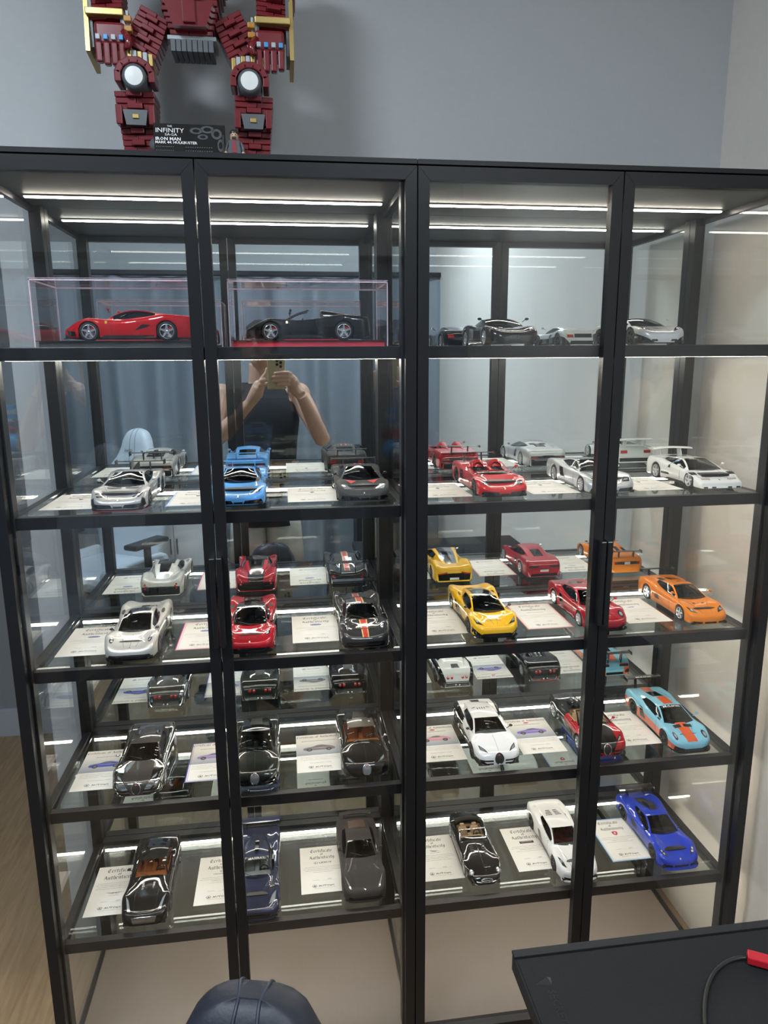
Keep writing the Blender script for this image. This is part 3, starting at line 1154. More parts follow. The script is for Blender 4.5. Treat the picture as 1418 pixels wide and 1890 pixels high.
P_SKY = paint('sky_blue', (.10, .36, .80), .15, .28)
c = put(2, -.356, spec(WEDGE, paint=P_SKY, wheel=(10, M_RIMB, M_CALK), L=264, sidem=P_SKY, rglass=G_BLACK), 'sky blue angular model car with black chin, on the second shelf', y=.213)
bull(c); badge(c)
c.splitter(M_GLOSSBLACK, 54, z=6)
c.sym('top', [(36, 70), (44, 84), (40, 96), (33, 76)], M_BLACKP, 'cowl_vent')
c.wing(252, 60, 92, 14, P_SKY, posts=26)

P_MATTE = paint('matt_graphite', (.062, .062, .062), .3, .55, .12)
c = put(2, -.097, spec(WEDGE, paint=P_MATTE, wheel=(5, M_RIMB, M_CALK), L=246, ra=186, cab=(68, 112, 150, 214), zc=[(0, 12), (1.5, 19), (6, 23), (30, 31), (60, 39), (80, 43), (150, 47), (190, 53), (220, 51), (240, 46), (245, 36), (246, 24)], zf=[(0, 12), (1.5, 20), (10, 28), (28, 36), (48, 40), (70, 41.5), (105, 42), (150, 45.5), (185, 52), (220, 50.5), (240, 46.5), (245, 36), (246, 24)], pw=[(0, 40), (2, 47), (10, 52), (28, 55), (48, 56), (88, 53.5), (135, 53.5), (165, 56), (190, 56.5), (225, 55), (243, 51), (246, 48)], mir=(90, None, M_BLACKP)), 'matt dark grey angular model car with two red triangles below the windscreen', y=.205)
bull(c, lamp=M_LAMPG); badge(c)
M_REDTRI = mat('red_triangle', (.62, .04, .04), .5, coat=.2, noise=.06)
c.sym('top', [(12, 57), (36, 60), (25, 43), (24.5, 43)], M_REDTRI, 'red_triangle', up=.55)
c.splitter(P_MATTE, 54, z=6)
for k in range(3):
    c.sym('top', [(4 + 8 * k, 130), (9 + 8 * k, 130), (9 + 8 * k, 152), (4 + 8 * k, 152)], M_REDTRI if k == 0 else M_BLACKP, 'roof_vent')
c.wing(236, 62, 104, 16, P_MATTE, posts=24, end=4)

P_RED = paint('red', (.50, .005, .012), .25, .28)
c = put(2, .203, spec(WEDGE, paint=P_RED, wheel=(10, M_RIMB, M_CALR), L=270, open=(84, 150), frame=P_RED, cab=(84, 96, 150, 226), zr=47, bw=(45, 45, 43, 30), glass=G_DARK, mirror=True, mir=(92, 50, P_RED), seat_y=118), 'red open speedster model car with two black cockpit humps on the second shelf', y=.216)
bull(c)
c.splitter(M_GLOSSBLACK, 55, z=8, y0=-5)
for sg in (1, -1):
    b = MB()
    rows = []
    for i, (yy, hw, zz) in enumerate([(136, 13, 50), (142, 15, 66), (152, 14, 64), (180, 9, 59), (214, 3, 52.5)]):
        rows.append([(sg * (21 + hw * 1.05 * math.cos(a)), yy, 48 + (zz - 48) * math.sin(a)) for a in np.linspace(0, PI, 11)])
    b.grid(rows, P_RED, flip=(sg > 0)); b.build('headrest_fairing', c.t, c.off * .001, scale=.001)
    b = MB(); rows = []
    for (yy, f) in [(134, .92), (138, .9), (144, .3)]:
        rows.append([(sg * (21 + 15 * f * math.cos(a)), yy, 44 + 18 * f * math.sin(a)) for a in np.linspace(0, PI, 11)])
    b.grid(rows, M_CARBON, flip=(sg > 0)); b.build('cockpit_hoop', c.t, c.off * .001, scale=.001)
b = MB(); b.prism([(92, 47), (84, 40), (136, 44), (136, 51)], 'x', -4, 4, P_RED); b.build('centre_spine', c.t, c.off * .001, scale=.001)
c.wing(256, 66, 106, 16, M_CARBON, posts=22, end=4)
badge(c)

P_SILV = paint('silver', (.56, .58, .60), .8, .25)
c = put(2, .447, spec(WEDGE, paint=P_SILV, wheel=(10, M_RIMS, M_CALK), L=264, roof=M_GLOSSBLACK, pillar=M_GLOSSBLACK, rear=(2, 5, 3), glass=G_CLEAR, seatm=mat('seat_grey', (.2, .19, .18), .6, noise=.1)), 'silver wedge model car with gloss black roof, partly behind the door frame', y=.213)
bull(c); badge(c)
c.sym('top', [(8, 176), (24, 172), (23, 186), (8, 190)], M_BLACKP, 'deck_vent')
c.plate(0, 33, 30, 6, M_BLACKP)

P_WHITE = paint('white', (.78, .78, .76), 0, .25)
CNT = spec(WEDGE, nose=(9, .78), tail=(6, .9), paint=P_WHITE, wheel=(5, mat('rim_pale', (.55, .55, .54), .35, metal=.3, noise=.05), M_CALK), L=234, fa=46, ra=184, W=111, zr=60,
           zc=[(0, 12), (1.2, 17), (5, 20), (30, 28), (58, 36), (72, 40), (140, 46), (190, 53), (222, 53), (231, 46), (233, 36), (234, 26)],
           zf=[(0, 12), (1.2, 18), (8, 22), (28, 30), (46, 34.5), (70, 38), (105, 42), (150, 46), (180, 51), (222, 51), (231, 46), (233, 36), (234, 26)],
           pw=[(0, 47), (2, 50), (10, 51.5), (26, 53.5), (46, 54.5), (80, 50), (130, 50.5), (160, 54.5), (186, 55.5), (220, 54.5), (231, 52), (234, 50)],
           cab=(66, 112, 146, 206), bw=(44, 45, 43, 34), rw=27, mir=(84, None, P_WHITE), glass=G_DARK)
c = put(2, .708, CNT, 'white wedge model car with a big flat white rear wing', y=.207)
c.sym('top', [(20, 12), (42, 12), (43, 18), (21, 18)], mat('lamp_amber', (.42, .34, .26), .25, coat=.8, noise=.2), 'turn_lamp')
c.sym('front', [(14, 7), (24, 7), (24, 10), (14, 10)], M_GLOSSBLACK, 'front_intake')
c.sym('front', [(34, 7), (44, 7), (44, 10), (34, 10)], M_GLOSSBLACK, 'fog_lamp')
c.seams([('top', [(26, 10), (26, 62)]), ('top', [(18, 22), (44, 22), (44, 36), (20, 38)]), ('right', [(88, 14), (90, 40)]), ('left', [(88, 14), (90, 40)])])
for k in range(5):
    c.sym('top', [(32, 152 + 6 * k), (44, 150 + 6 * k), (44, 152.5 + 6 * k), (32, 154.5 + 6 * k)], M_BLACKP, 'louvre')
c.sym('side', [(128, 34), (138, 34), (134, 44), (130, 44)], M_BLACKP, 'side_intake')
c.sym('side', [(130, 17), (160, 17), (160, 22), (133, 22)], M_BLACKP, 'side_louvre')
c.patch('rear', [(-46, 20), (46, 20), (46, 10), (-46, 10)], M_BLACKP, 'rear_diffuser')
c.sym('rear', [(24, 33), (44, 33), (44, 41), (24, 41)], M_TAIL, 'tail_light')
c.wing(224, 70, 104, 30, P_WHITE, posts=28, th=5, curve=-8)
badge(c, 12); c.wiper()

# ---- third shelf -------------------------------------------------
M_CABB = mat('gloss_carbon', (.012, .012, .014), .12, coat=1.0, noise=.3, nscale=700)


def teardrop(c, roofm):
    c.symdisc('top', (39, 27), 4.2, 8.5, M_LAMPD, 'headlight_housing', rim=None)
    c.symdisc('top', (38.4, 23.5), 2.5, 3.2, M_LAMPG, 'headlight', up=.9)
    c.symdisc('top', (40, 31), 2.5, 3.2, M_LAMPG, 'headlight', up=.9)
    c.patch('front', [(-46, 6), (46, 6), (40, 15), (-40, 15)], M_GLOSSBLACK, 'front_grille')
    c.patch('front', [(-30, 8), (30, 8), (33, 9.3), (-33, 9.3)], M_CARBON, 'grille_bar', up=1.2)
    c.seams([('top', [(12, 12), (20, 40), (31, 60)]), ('top', [(.2, 12), (.2, 54)]), ('right', [(80, 12), (84, 40)]), ('left', [(80, 12), (84, 40)])])
    c.symdisc('top', (44, 168), 4, 10, M_BLACKP, 'shoulder_scoop')
    c.sym('side', [(140, 14), (164, 14), (160, 34), (150, 36)], M_BLACKP, 'side_intake')
    c.patch('rear', [(-48, 8), (48, 8), (48, 30), (-48, 30)], M_GLOSSBLACK, 'rear_panel')
    for k in range(3):
        c.symdisc('rear', (40 - 3 * (k % 2), 36 - 5 * k), 2.6, 2.6, M_TAIL, 'tail_light')
    c.splitter(M_GLOSSBLACK, 48, z=6)
    c.wiper()
    c.disc('top', (0, 8), 1.8, 2.4, M_CHROME, 'nose_badge', seg=10)


P_HUAS = paint('champagne_silver', (.60, .58, .54), .75, .28)
HC = lambda body, mid: (lambda j: mid if 2 <= j <= 7 else body)
c = put(3, -.593, spec(DROP, paint=P_HUAS, wheel=(10, M_RIMG, M_CALK), roofcols=HC(P_HUAS, M_CABB), rear=(0, 4, 3), mir=(70, 40, M_CABB), seatm=mat('seat_brown', (.06, .045, .04), .6, noise=.1)), 'champagne silver teardrop cabin model car with black wing mirrors, leftmost on the third shelf')
teardrop(c, P_HUAS)
P_CRIM = paint('crimson', (.42, .006, .02), .4, .28)
c = put(3, -.347, spec(DROP, paint=P_CRIM, wheel=(10, M_RIMG, M_CALK), roof=M_CABB, pillar=M_CABB, roofcols=HC(M_CABB, M_CABB), backcols=HC(P_CRIM, M_CABB), rear=(0, 3, 3), mir=(70, 40, M_CABB), two_tone=lambda y, k: (M_CABB if k >= 9 and y > 150 else None)), 'crimson teardrop cabin model car with dark carbon roof, on the third shelf')
teardrop(c, P_CRIM)

P_DARKC = paint('dark_carbon', (.035, .035, .037), .3, .22)
M_STR = mat('stripe_red', (.62, .03, .02), .3, coat=1, noise=.03)
M_STY = mat('stripe_gold', (.72, .5, .16), .3, coat=1, noise=.03)
c = put(3, -.099, spec(DROP, paint=P_DARKC, wheel=(10, M_RIMB, M_CALK), L=262, zr=62, rear=(0, 2, 4), cab=(70, 114, 150, 206), bw=(37, 42, 40, 26), mir=(74, 42, M_CABB)), 'dark carbon racing model car with red and gold centre stripe and a large rear wing')
teardrop(c, P_DARKC)
c.patch('top', [(-7, 4), (7, 4), (9, 62), (-9, 62)], M_STY, 'gold_stripe', up=.45)
c.patch('top', [(-4.5, 4), (4.5, 4), (6, 62), (-6, 62)], M_STR, 'red_stripe', up=.75)
c.patch('top', [(-9, 114), (9, 114), (8, 232), (-8, 232)], M_STY, 'gold_stripe', up=.45)
c.patch('top', [(-6, 114), (6, 114), (5, 232), (-5, 232)], M_STR, 'red_stripe', up=.75)
c.patch('top', [(-24, 108), (24, 108), (24, 113), (-24, 113)], M_BLACKP, 'sun_strip', up=.6)
c.text('top', 'PAGANI', (0, 109), 3, M_INKW, width=26, up=1.0)
c.wing(246, 72, 108, 26, M_CABB, posts=20, end=9)
c.splitter(M_CABB, 55, z=6, y0=-8, name='lower_splitter')
b = MB()
for sg in (1, -1):
    b.prism([(2, 8), (16, 8), (16, 20), (6, 12)], 'x', sg * 53 - .7, sg * 53 + .7, M_CABB)
b.build('dive_plane', c.t, c.off * .001, scale=.001)

P_YEL = paint('yellow', (.85, .47, .01), .1, .26)
P1S = spec(DROP, paint=P_YEL, L=255, W=109, wheel=(10, M_RIMB, M_CALK), zr=64, cab=(62, 112, 146, 216), bw=(40, 44, 41, 22), roofcols=HC(P_YEL, M_CABB), backcols=HC(P_YEL, M_CABB), rear=(0, 2, 3), mir=(76, 44, M_CABB),
           zc=[(0, 14), (1.5, 22), (6, 27), (26, 33), (52, 39), (66, 43), (150, 46), (190, 47), (228, 46), (247, 42), (253, 34), (255, 24)], glass=G_DARK)
c = put(3, .1945, P1S, 'bright yellow model car with black roof panel and black smile shaped front grille', y=.208)
c.patch('front', [(-46, 6), (46, 6), (30, 14), (-30, 14)], M_GLOSSBLACK, 'front_grille')
c.sym('front', [(30, 8), (52, 8), (53, 26), (44, 18)], M_GLOSSBLACK, 'front_intake')
c.sym('top', [(28, 10), (44, 14), (48, 30), (36, 17)], M_LAMPD, 'headlight')
c.sym('top', [(38, 16), (43, 17), (46, 26), (41, 22)], M_LAMPG, 'lamp_lens', up=.8)
c.symdisc('top', (14, 30), 5, 8, mat('yellow_shade', (.72, .36, .01), .3, coat=1, noise=.05), 'hood_scoop')
c.seams([('top', [(4, 12), (10, 40), (30, 56)]), ('right', [(82, 12), (86, 40)]), ('left', [(82, 12), (86, 40)])])
c.sym('side', [(118, 12), (160, 12), (166, 40), (146, 30)], M_GLOSSBLACK, 'side_intake')
c.sym('side', [(84, 7), (160, 7), (160, 11), (84, 10)], M_GLOSSBLACK, 'side_skirt')
c.patch('rear', [(-44, 10), (44, 10), (46, 30), (-46, 30)], M_GLOSSBLACK, 'rear_panel')
c.sym('rear', [(20, 30), (46, 26), (46, 29), (20, 34)], M_TAIL, 'tail_light')
c.plate(0, 15, 26, 6, M_PLATEW)
c.splitter(M_GLOSSBLACK, 50, z=5.5)
c.symdisc('top', (42, 172), 3, 8, M_BLACKP, 'shoulder_scoop')
c.wiper()

P_RUBY = paint('ruby', (.38, .006, .022), .4, .25)
MP4 = spec(WEDGE, paint=P_RUBY, L=250, W=106, wheel=(10, M_RIMS, M_CALK), fa=46, ra=194, zr=66, cab=(68, 112, 150, 222), bw=(41, 43.5, 41, 30), mir=(78, None, P_RUBY), rear=(1, 5, 3),
           zc=[(0, 14), (1.5, 22), (6, 27), (30, 34), (60, 41), (80, 45), (150, 48), (190, 52), (224, 50), (243, 46), (248, 36), (250, 24)],
           zf=[(0, 14), (1.5, 22), (10, 30), (28, 39), (46, 43), (70, 43), (105, 43), (150, 46), (190, 52), (222, 50.5), (243, 46.5), (248, 36), (250, 24)],
           pw=[(0, 36), (2, 43), (10, 48), (28, 52), (46, 53), (88, 49.5), (135, 49.5), (170, 52.5), (196, 53), (232, 51), (246, 47), (250, 44)])


def twelve(c, lip):
    c.sym('front', [(18, 7), (46, 7), (44, 17), (24, 13)], M_GLOSSBLACK, 'front_intake')
    c.patch('front', [(-18, 7), (18, 7), (22, 11), (-22, 11)], M_GLOSSBLACK, 'front_grille')
    c.symdisc('top', (37, 21), 5, 11, M_LAMPD, 'headlight_housing')
    c.symdisc('top', (37.5, 20), 3, 6, M_LAMPG, 'headlight', up=.9)
    c.seams([('top', [(10, 10), (18, 40), (32, 62)]), ('right', [(86, 12), (88, 40)]), ('left', [(86, 12), (88, 40)])])
    c.sym('side', [(134, 16), (156, 16), (162, 42), (150, 40)], M_GLOSSBLACK, 'side_intake')
    c.sym('rear', [(16, 32), (44, 32), (44, 38), (16, 38)], M_BLACKP, 'rear_grille')
    c.sym('rear', [(17, 38), (44, 38), (44, 40), (17, 40)], M_TAIL, 'tail_light')
    c.patch('rear', [(-40, 8), (40, 8), (36, 16), (-36, 16)], M_GLOSSBLACK, 'rear_diffuser')
    c.splitter(lip, 46, z=6)
    c.wiper()


c = put(3, .455, MP4, 'ruby red coupe model car half hidden by the door frame, third shelf', y=.205)
twelve(c, M_GLOSSBLACK)
c.plate(0, 24, 24, 6, M_PLATEW)

P_ORG = paint('orange', (.80, .22, .01), .1, .26)
F1 = spec(WEDGE, paint=P_ORG, L=248, W=101, wheel=(5, M_RIMS, M_CALK), fa=48, ra=196, zr=63.5, cab=(78, 120, 150, 222), bw=(38, 40, 38, 20), rw=25, mir=(82, 50, P_ORG), rear=(1, 4, 4), glass=G_DARK,
          zc=[(0, 13), (1.5, 20), (6, 24), (30, 32), (60, 39), (86, 43), (150, 48), (190, 52), (225, 51), (240, 48), (246, 38), (248, 22)],
          zf=[(0, 13), (1.5, 21), (10, 28), (28, 36), (48, 41), (75, 42), (110, 42), (150, 45), (192, 51), (225, 50), (240, 47), (246, 38), (248, 22)],
          pw=[(0, 34), (2, 40), (10, 45), (28, 49), (48, 50.5), (88, 48), (135, 48), (172, 50.5), (200, 50.5), (234, 48.5), (245, 46), (248, 42)])
c = put(3, .703, F1, 'orange model car with a thin black rear wing on the third shelf', y=.203)
c.sym('top', [(25, 13), (40, 18), (43, 34), (31, 25)], M_LAMPD, 'headlight')
c.symdisc('top', (36, 22), 3, 4, M_LAMPG, 'lamp_lens', up=.8)
c.sym('front', [(20, 8), (40, 8), (40, 13), (20, 13)], M_GLOSSBLACK, 'front_intake')
c.patch('front', [(-14, 8), (14, 8), (14, 12), (-14, 12)], M_GLOSSBLACK, 'front_grille')
c.sym('top', [(8, 50), (15, 52), (15, 56), (8, 55)], M_BLACKP, 'hood_vent')
c.sym('top', [(14, 170), (26, 168), (23, 200), (12, 202)], M_BLACKP, 'deck_window')
c.patch('top', [(-5, 136), (5, 136), (5, 142), (-5, 142)], M_BLACKP, 'roof_scoop')
c.seams([('top', [(12, 12), (18, 46), (32, 70)]), ('right', [(94, 12), (96, 40)]), ('left', [(94, 12), (96, 40)])])
c.sym('side', [(138, 18), (156, 18), (160, 26), (146, 30)], M_BLACKP, 'side_intake')
c.patch('rear', [(-38, 30), (38, 30), (38, 38), (-38, 38)], M_BLACKP, 'rear_grille')
c.symdisc('rear', (34, 34), 4, 4, M_TAIL, 'tail_light')
c.plate(0, 34, 16, 7, M_PLATEW)
c.wing(238, 66, 88, 13, M_CABB, posts=22, end=5)
c.patch('top', [(-22, 114), (22, 114), (22, 119), (-22, 119)], M_BLACKP, 'sun_strip', up=.5)
c.wiper()

# ---- fourth shelf ------------------------------------------------
M_GRILLE = mat('grille_mesh', (.02, .02, .022), .4, noise=.5, nscale=900)


def horseshoe(c, ring, lamp=M_LAMPG, cover=M_GRILLE, hang=M_CHROME):
    mb = MB()
    P = []
    for a in np.linspace(-.25 * PI - .5, PI * 1.25 + .5, 17):
        hp, hn = c.hit('front', (9.6 * math.cos(a), 21 + 11.5 * math.sin(a))); P.append(hp + hn * .9)
    mb.tube(P, 1.35, ring, 6)
    mb.build('grille_ring', c.t, c.off * .001, scale=.001)
    c.disc('front', (0, 21), 9, 11, cover, 'front_grille', rings=4)
    c.disc('front', (0, 29), 2.6, 1.3, mat('badge_red', (.4, .03, .03), .3, coat=1, noise=.05), 'grille_badge', up=1.2, seg=10)
    c.sym('front', [(14, 8), (46, 9), (45, 12), (14, 12)], M_GLOSSBLACK, 'lower_intake')
    c.sym('front', [(14, 15), (46, 16), (45, 20), (14, 19)], M_GLOSSBLACK, 'front_intake')
    c.sym('top', [(25, 8.5), (42, 18), (44, 31), (33, 20)], M_LAMPD, 'headlight_housing')
    c.sym('top', [(31, 12), (40, 18), (42, 26), (34, 18)], lamp, 'headlight', up=.85)
    c.seams([('right', [(84, 12), (86, 44)]), ('left', [(84, 12), (86, 44)]), ('top', [(.2, 10), (.2, 60)])])
    c.patch('rear', [(-36, 8), (36, 8), (34, 22), (-34, 22)], M_GRILLE, 'rear_diffuser')
    for x in (16, 27):
        c.symdisc('rear', (x, 33), 4, 4, M_TAIL, 'tail_light')
    b = MB().tube([(-5, c.L - 4, 13), (-5, c.L + 3, 13)], 2.6, M_CHROME, 10).tube([(5, c.L - 4, 13), (5, c.L + 3, 13)], 2.6, M_CHROME, 10)
    b.build('exhaust', c.t, c.off * .001, scale=.001)
    c.sym('side', [(128, 22), (146, 26), (148, 42), (134, 44)], M_GLOSSBLACK, 'side_scoop')
    c.wiper()


def engine_deck(c, m, scoop=True):
    c.patch('top', [(-15, 158), (15, 158), (13, 196), (-13, 196)], M_BLACKP, 'engine_bay', up=.3)
    b = MB()
    for k in range(4):
        for sg in (1, -1):
            b.box(sg * 6 - 3.6, sg * 6 + 3.6, 163 + 8 * k, 168 + 8 * k, 54, 62.5 - 1.6 * k, M_CHROME, bev=1.2)
    b.build('engine', c.t, c.off * .001, scale=.001)
    if scoop:
        for sg in (1, -1):
            b = MB()
            rows = []
            for yy, r, z in ((150, 6.5, 65), (160, 7, 63.5), (176, 6, 60), (196, 3, 55)):
                rows.append([(sg * 21 + r * math.cos(a), yy, z - 4 + r * .75 * math.sin(a)) for a in np.linspace(-.3, PI + .3, 9)])
            b.grid(rows, m, flip=False)
            b.add(rows[0], [tuple(range(9))], M_BLACKP)
            b.build('air_scoop', c.t, c.off * .001, scale=.001)


M_SATCHR = mat('bright_chrome', (.62, .62, .62), .06, metal=1.0, noise=.04)
P_BLK = paint('black', (.005, .005, .006), .0, .22)
P_BRNZ = paint('satin_black', (.05, .045, .042), .6, .35)
tt = lambda side, mid, k0=8: (lambda y, k: mid if k >= k0 else side)
c = put(4, -.603, spec(ROUND, paint=M_SATCHR, two_tone=lambda y, k: (P_BRNZ if k >= 8 else (P_BRNZ if y > 150 and k >= 6 else None)), roof=P_BRNZ, pillar=P_BRNZ, back=P_BRNZ, sidem=P_BRNZ, wheel=(10, M_RIMS, M_CALK), rear=(9, 9, 2), mir=(84, None, M_SATCHR), glass=G_BLACK), 'two tone model car, satin black over bright chrome fenders, leftmost on fourth shelf')
horseshoe(c, M_SATCHR); engine_deck(c, M_SATCHR)
P_BLKG = paint('deep_green_black', (.012, .016, .012), .3, .22)
c = put(4, -.350, spec(ROUND, paint=P_BLKG, two_tone=lambda y, k: (M_SATCHR if k <= 3 and y < 180 else None), roof=G_BLACK, pillar=M_SATCHR, back=P_BLKG, wheel=(10, M_RIMS, M_CALK), rear=(9, 9, 2), mir=(84, None, M_SATCHR), glass=G_DARK, seatm=mat('seat_olive', (.10, .10, .085), .6, noise=.1)), 'dark green black model car with chrome lower sides, grey horseshoe grille and chrome roof line')
horseshoe(c, M_SATCHR, cover=mat('grille_grey', (.30, .32, .34), .4, metal=.5, noise=.3, nscale=900)); engine_deck(c, P_BLKG, False)
c.line('top', [(-29, 128), (0, 126), (29, 128)], .8, M_SATCHR, 'roof_bar')
M_ORLEA = mat('orange_leather', (.62, .17, .035), .5, noise=.08, bump=.1)
c = put(4, -.100, spec(ROUND, paint=P_BLK, roof=mat('roof_bronze', (.16, .14, .12), .3, metal=.7, coat=1, noise=.05), wheel=(10, M_RIMS, M_CALK), rear=(9, 9, 2), mir=(84, None, M_SATCHR), glass=G_CLEAR, seatm=M_ORLEA, dashm=M_ORLEA), 'black model car with orange leather cabin, on the fourth shelf')
horseshoe(c, M_SATCHR, cover=MATS['grille_grey']); engine_deck(c, P_BLK)
P_WHT2 = paint('pure_white', (.80, .80, .79), 0, .28)
c = put(4, .209, spec(ROUND, paint=P_WHT2, L=250, two_tone=lambda y, k: (P_BLK if (k <= 5 and y > 128 + 3 * k) or (k <= 1) else None), wheel=(10, M_RIMB, M_CALK), rear=(9, 9, 2), mir=(84, None, P_BLK), glass=G_DARK, fast=.35), 'white model car with black lower flanks and black horseshoe grille', y=.207)
horseshoe(c, M_BLACKP, lamp=M_LAMPG)
for k in range(4):
    c.patch('top', [(-11 + 6 * k, 150), (-8.5 + 6 * k, 150), (-8.5 + 6 * k, 160), (-11 + 6 * k, 160)], M_BLACKP, 'roof_vent')
c.sym('top', [(14, 160), (24, 158), (22, 162), (14, 165)], M_BLACKP, 'scoop_vent')
c.patch('top', [(-10, 204), (10, 204), (12, 222), (-12, 222)], M_BLACKP, 'engine_bay')
P_CRED = paint('candy_red', (.40, .008, .015), .5, .22)
c = put(4, .472, spec(ROUND, paint=P_CRED, two_tone=lambda y, k: (P_BLK if (k >= 8 and y < 76) or y > 132 or k <= 1 else None), open=(78, 146), frame=P_BLK, wheel=(10, M_RIMS, M_CALK), glass=G_CLEAR, seatm=mat('tan_leather', (.52, .36, .2), .5, noise=.06), dashm=mat('tan_leather', (.52, .36, .2), .5), seat_y=124, mir=(84, None, P_CRED)), 'open red and black model car with tan seats, beside the door frame on fourth shelf')
horseshoe(c, M_SATCHR)
engine_deck(c, P_BLK)
b = MB()
for sg in (1, -1):
    b.tube([(sg * 8, 148, 52), (sg * 9, 146, 62), (sg * 25, 146, 62), (sg * 27, 150, 50)], 2.2, P_BLK, 8)
b.build('roll_hoop', c.t, c.off * .001, scale=.001)

P_GULF = paint('pale_blue', (.22, .52, .66), 0, .28)
M_GOR = mat('racing_orange', (.72, .10, .015), .3, coat=1, noise=.03)
c = put(4, .686, spec(MP4, paint=P_GULF, L=252, two_tone=lambda y, k: (M_GOR if k <= 1 else None), wheel=(10, M_RIMB, M_CALK), mir=(78, 50, P_GULF), glass=G_BLACK), 'pale blue and orange racing model car with a black rear wing', y=.2)
twelve(c, M_GLOSSBLACK)
c.patch('top', [(-13, 5), (13, 5), (14, 64), (-14, 64)], M_GOR, 'orange_stripe', up=.5)
c.patch('top', [(-13, 116), (13, 116), (13, 156), (-13, 156)], M_GOR, 'orange_stripe', up=.5)
c.patch('top', [(-13, 208), (13, 208), (13, 240), (-13, 240)], M_GOR, 'orange_stripe', up=.5)
c.sym('top', [(3, 50), (22, 47), (24, 57), (4, 60)], M_BLACKP, 'hood_vent', up=.9)
c.patch('top', [(-27, 102), (27, 102), (26, 110), (-26, 110)], M_BLACKP, 'sun_strip', up=.6)
c.text('top', 'McLaren', (0, 103.0), 6.2, M_INKW, width=44, up=1.0)
c.sym('rear', [(26, 10), (50, 10), (50, 30), (30, 30)], M_GOR, 'rear_corner', up=.8)
c.sym('rear', [(31, 14), (45, 14), (45, 24), (33, 24)], M_BLACKP, 'rear_duct', up=1.3)
w = c.wing(246, 75, 96, 20, M_CABB, posts=20, end=6)
mb = MB()
put_text(mb, 'McLaren', 0, 0, 5.5, M_INKW, P=lambda x, y: (x, 246 - 6 + y * .9, 76.9), width=44, bold=.02)
mb.build('lettering', c.t, c.off * .001, scale=.001)
c.splitter(M_GLOSSBLACK, 50, z=5, y0=-6, name='lower_splitter')

# ---- fifth shelf -------------------------------------------------
c = put(5, -.610, spec(GT, paint=P_BLK, wheel=(10, M_RIMG, M_CALK), glass=G_CLEAR, seatm=M_ORLEA, dashm=M_ORLEA, rglass=G_CLEAR, mir=(116, 52, P_BLK)), 'glossy black long nosed coupe model car with orange leather cabin, leftmost on the lowest shelf', y=.203)
c.sym('top', [(30, 12), (37, 14), (45, 46), (38, 36)], M_LAMPG, 'headlight')
c.sym('top', [(9, 62), (14, 62), (15, 82), (10, 82)], M_SATCHR, 'hood_vent')
c.patch('front', [(-24, 12), (24, 12), (27, 24), (-27, 24)], mat('grille_silver', (.5, .5, .5), .25, metal=1, noise=.4, nscale=700), 'front_grille')
c.line('front', [(-28, 24.5), (0, 25.5), (28, 24.5)], .8, M_SATCHR, 'grille_bar')
c.sym('front', [(30, 9), (44, 9), (44, 17), (32, 17)], M_GLOSSBLACK, 'front_intake')
c.seams([('top', [(24, 10), (26, 60), (38, 94)]), ('right', [(108, 12), (110, 42)]), ('left', [(108, 12), (110, 42)])])
c.sym('side', [(84, 26), (100, 26), (98, 36), (86, 36)], M_GLOSSBLACK, 'side_vent')
c.sym('rear', [(20, 34), (42, 34), (42, 40), (20, 40)], M_TAIL, 'tail_light')
c.wiper()

P_NAVY = paint('midnight_blue', (.030, .036, .075), .75, .28)
MC = spec(DROP, paint=P_NAVY, L=276, W=114, fa=58, ra=214, zr=62, cab=(88, 130, 158, 246), bw=(38, 42, 40, 10), rw=26, rear=(9, 9, 2), wheel=(10, M_RIMB, M_CALK), glass=G_CLEAR, mir=(92, 52, P_NAVY), seatm=mat('seat_white', (.5, .5, .5), .6, noise=.1),
          zc=[(0, 10), (2, 18), (8, 24), (40, 32), (70, 38), (92, 43), (150, 46), (200, 46), (250, 44), (268, 42), (274, 34), (276, 24)],
          zf=[(0, 10), (2, 18), (12, 26), (36, 38), (58, 43), (84, 41), (120, 40), (165, 44), (212, 51), (250, 48), (268, 44), (274, 34), (276, 24)],
          pw=[(0, 42), (3, 48), (12, 52), (36, 55.5), (58, 56.5), (100, 53), (140, 53), (184, 56), (214, 57), (254, 55.5), (271, 52), (276, 49)])
c = put(5, -.361, MC, 'midnight blue racing model car with a white windscreen banner, on the lowest shelf', y=.198)
c.patch('front', [(-40, 8), (40, 8), (38, 15), (-38, 15)], M_GLOSSBLACK, 'front_grille')
c.sym('top', [(30, 16), (44, 20), (47, 42), (38, 34)], M_LAMPG, 'headlight')
for k in range(5):
    c.sym('top', [(30, 48 + 5 * k), (45, 46 + 5 * k), (45, 48.6 + 5 * k), (30, 50.6 + 5 * k)], M_BLACKP, 'fender_louvre')
c.patch('top', [(-25, 120), (25, 120), (24, 130), (-24, 130)], M_BLACKP, 'sun_strip', up=.6)
c.text('top', 'MASERATI', (0, 122.6), 5, M_INKW, width=40, up=1.0)
b = MB(); b.prism([(150, 61), (146, 70), (160, 71), (186, 62), (190, 57)], 'x', -4.5, 4.5, M_CABB); b.build('roof_scoop', c.t, c.off * .001, scale=.001)
for k in range(8):
    c.patch('top', [(-17 + k, 176 + 6 * k), (17 - k, 176 + 6 * k), (16.5 - k, 178 + 6 * k), (-16.5 + k, 178 + 6 * k)], M_BLACKP, 'deck_louvre')
c.seams([('top', [(14, 12), (16, 50), (30, 84)]), ('right', [(104, 12), (106, 40)]), ('left', [(104, 12), (106, 40)])])
c.wing(266, 62, 112, 22, P_NAVY, posts=30, end=10, curve=3)
c.splitter(P_NAVY, 54, z=5)
c.wiper()

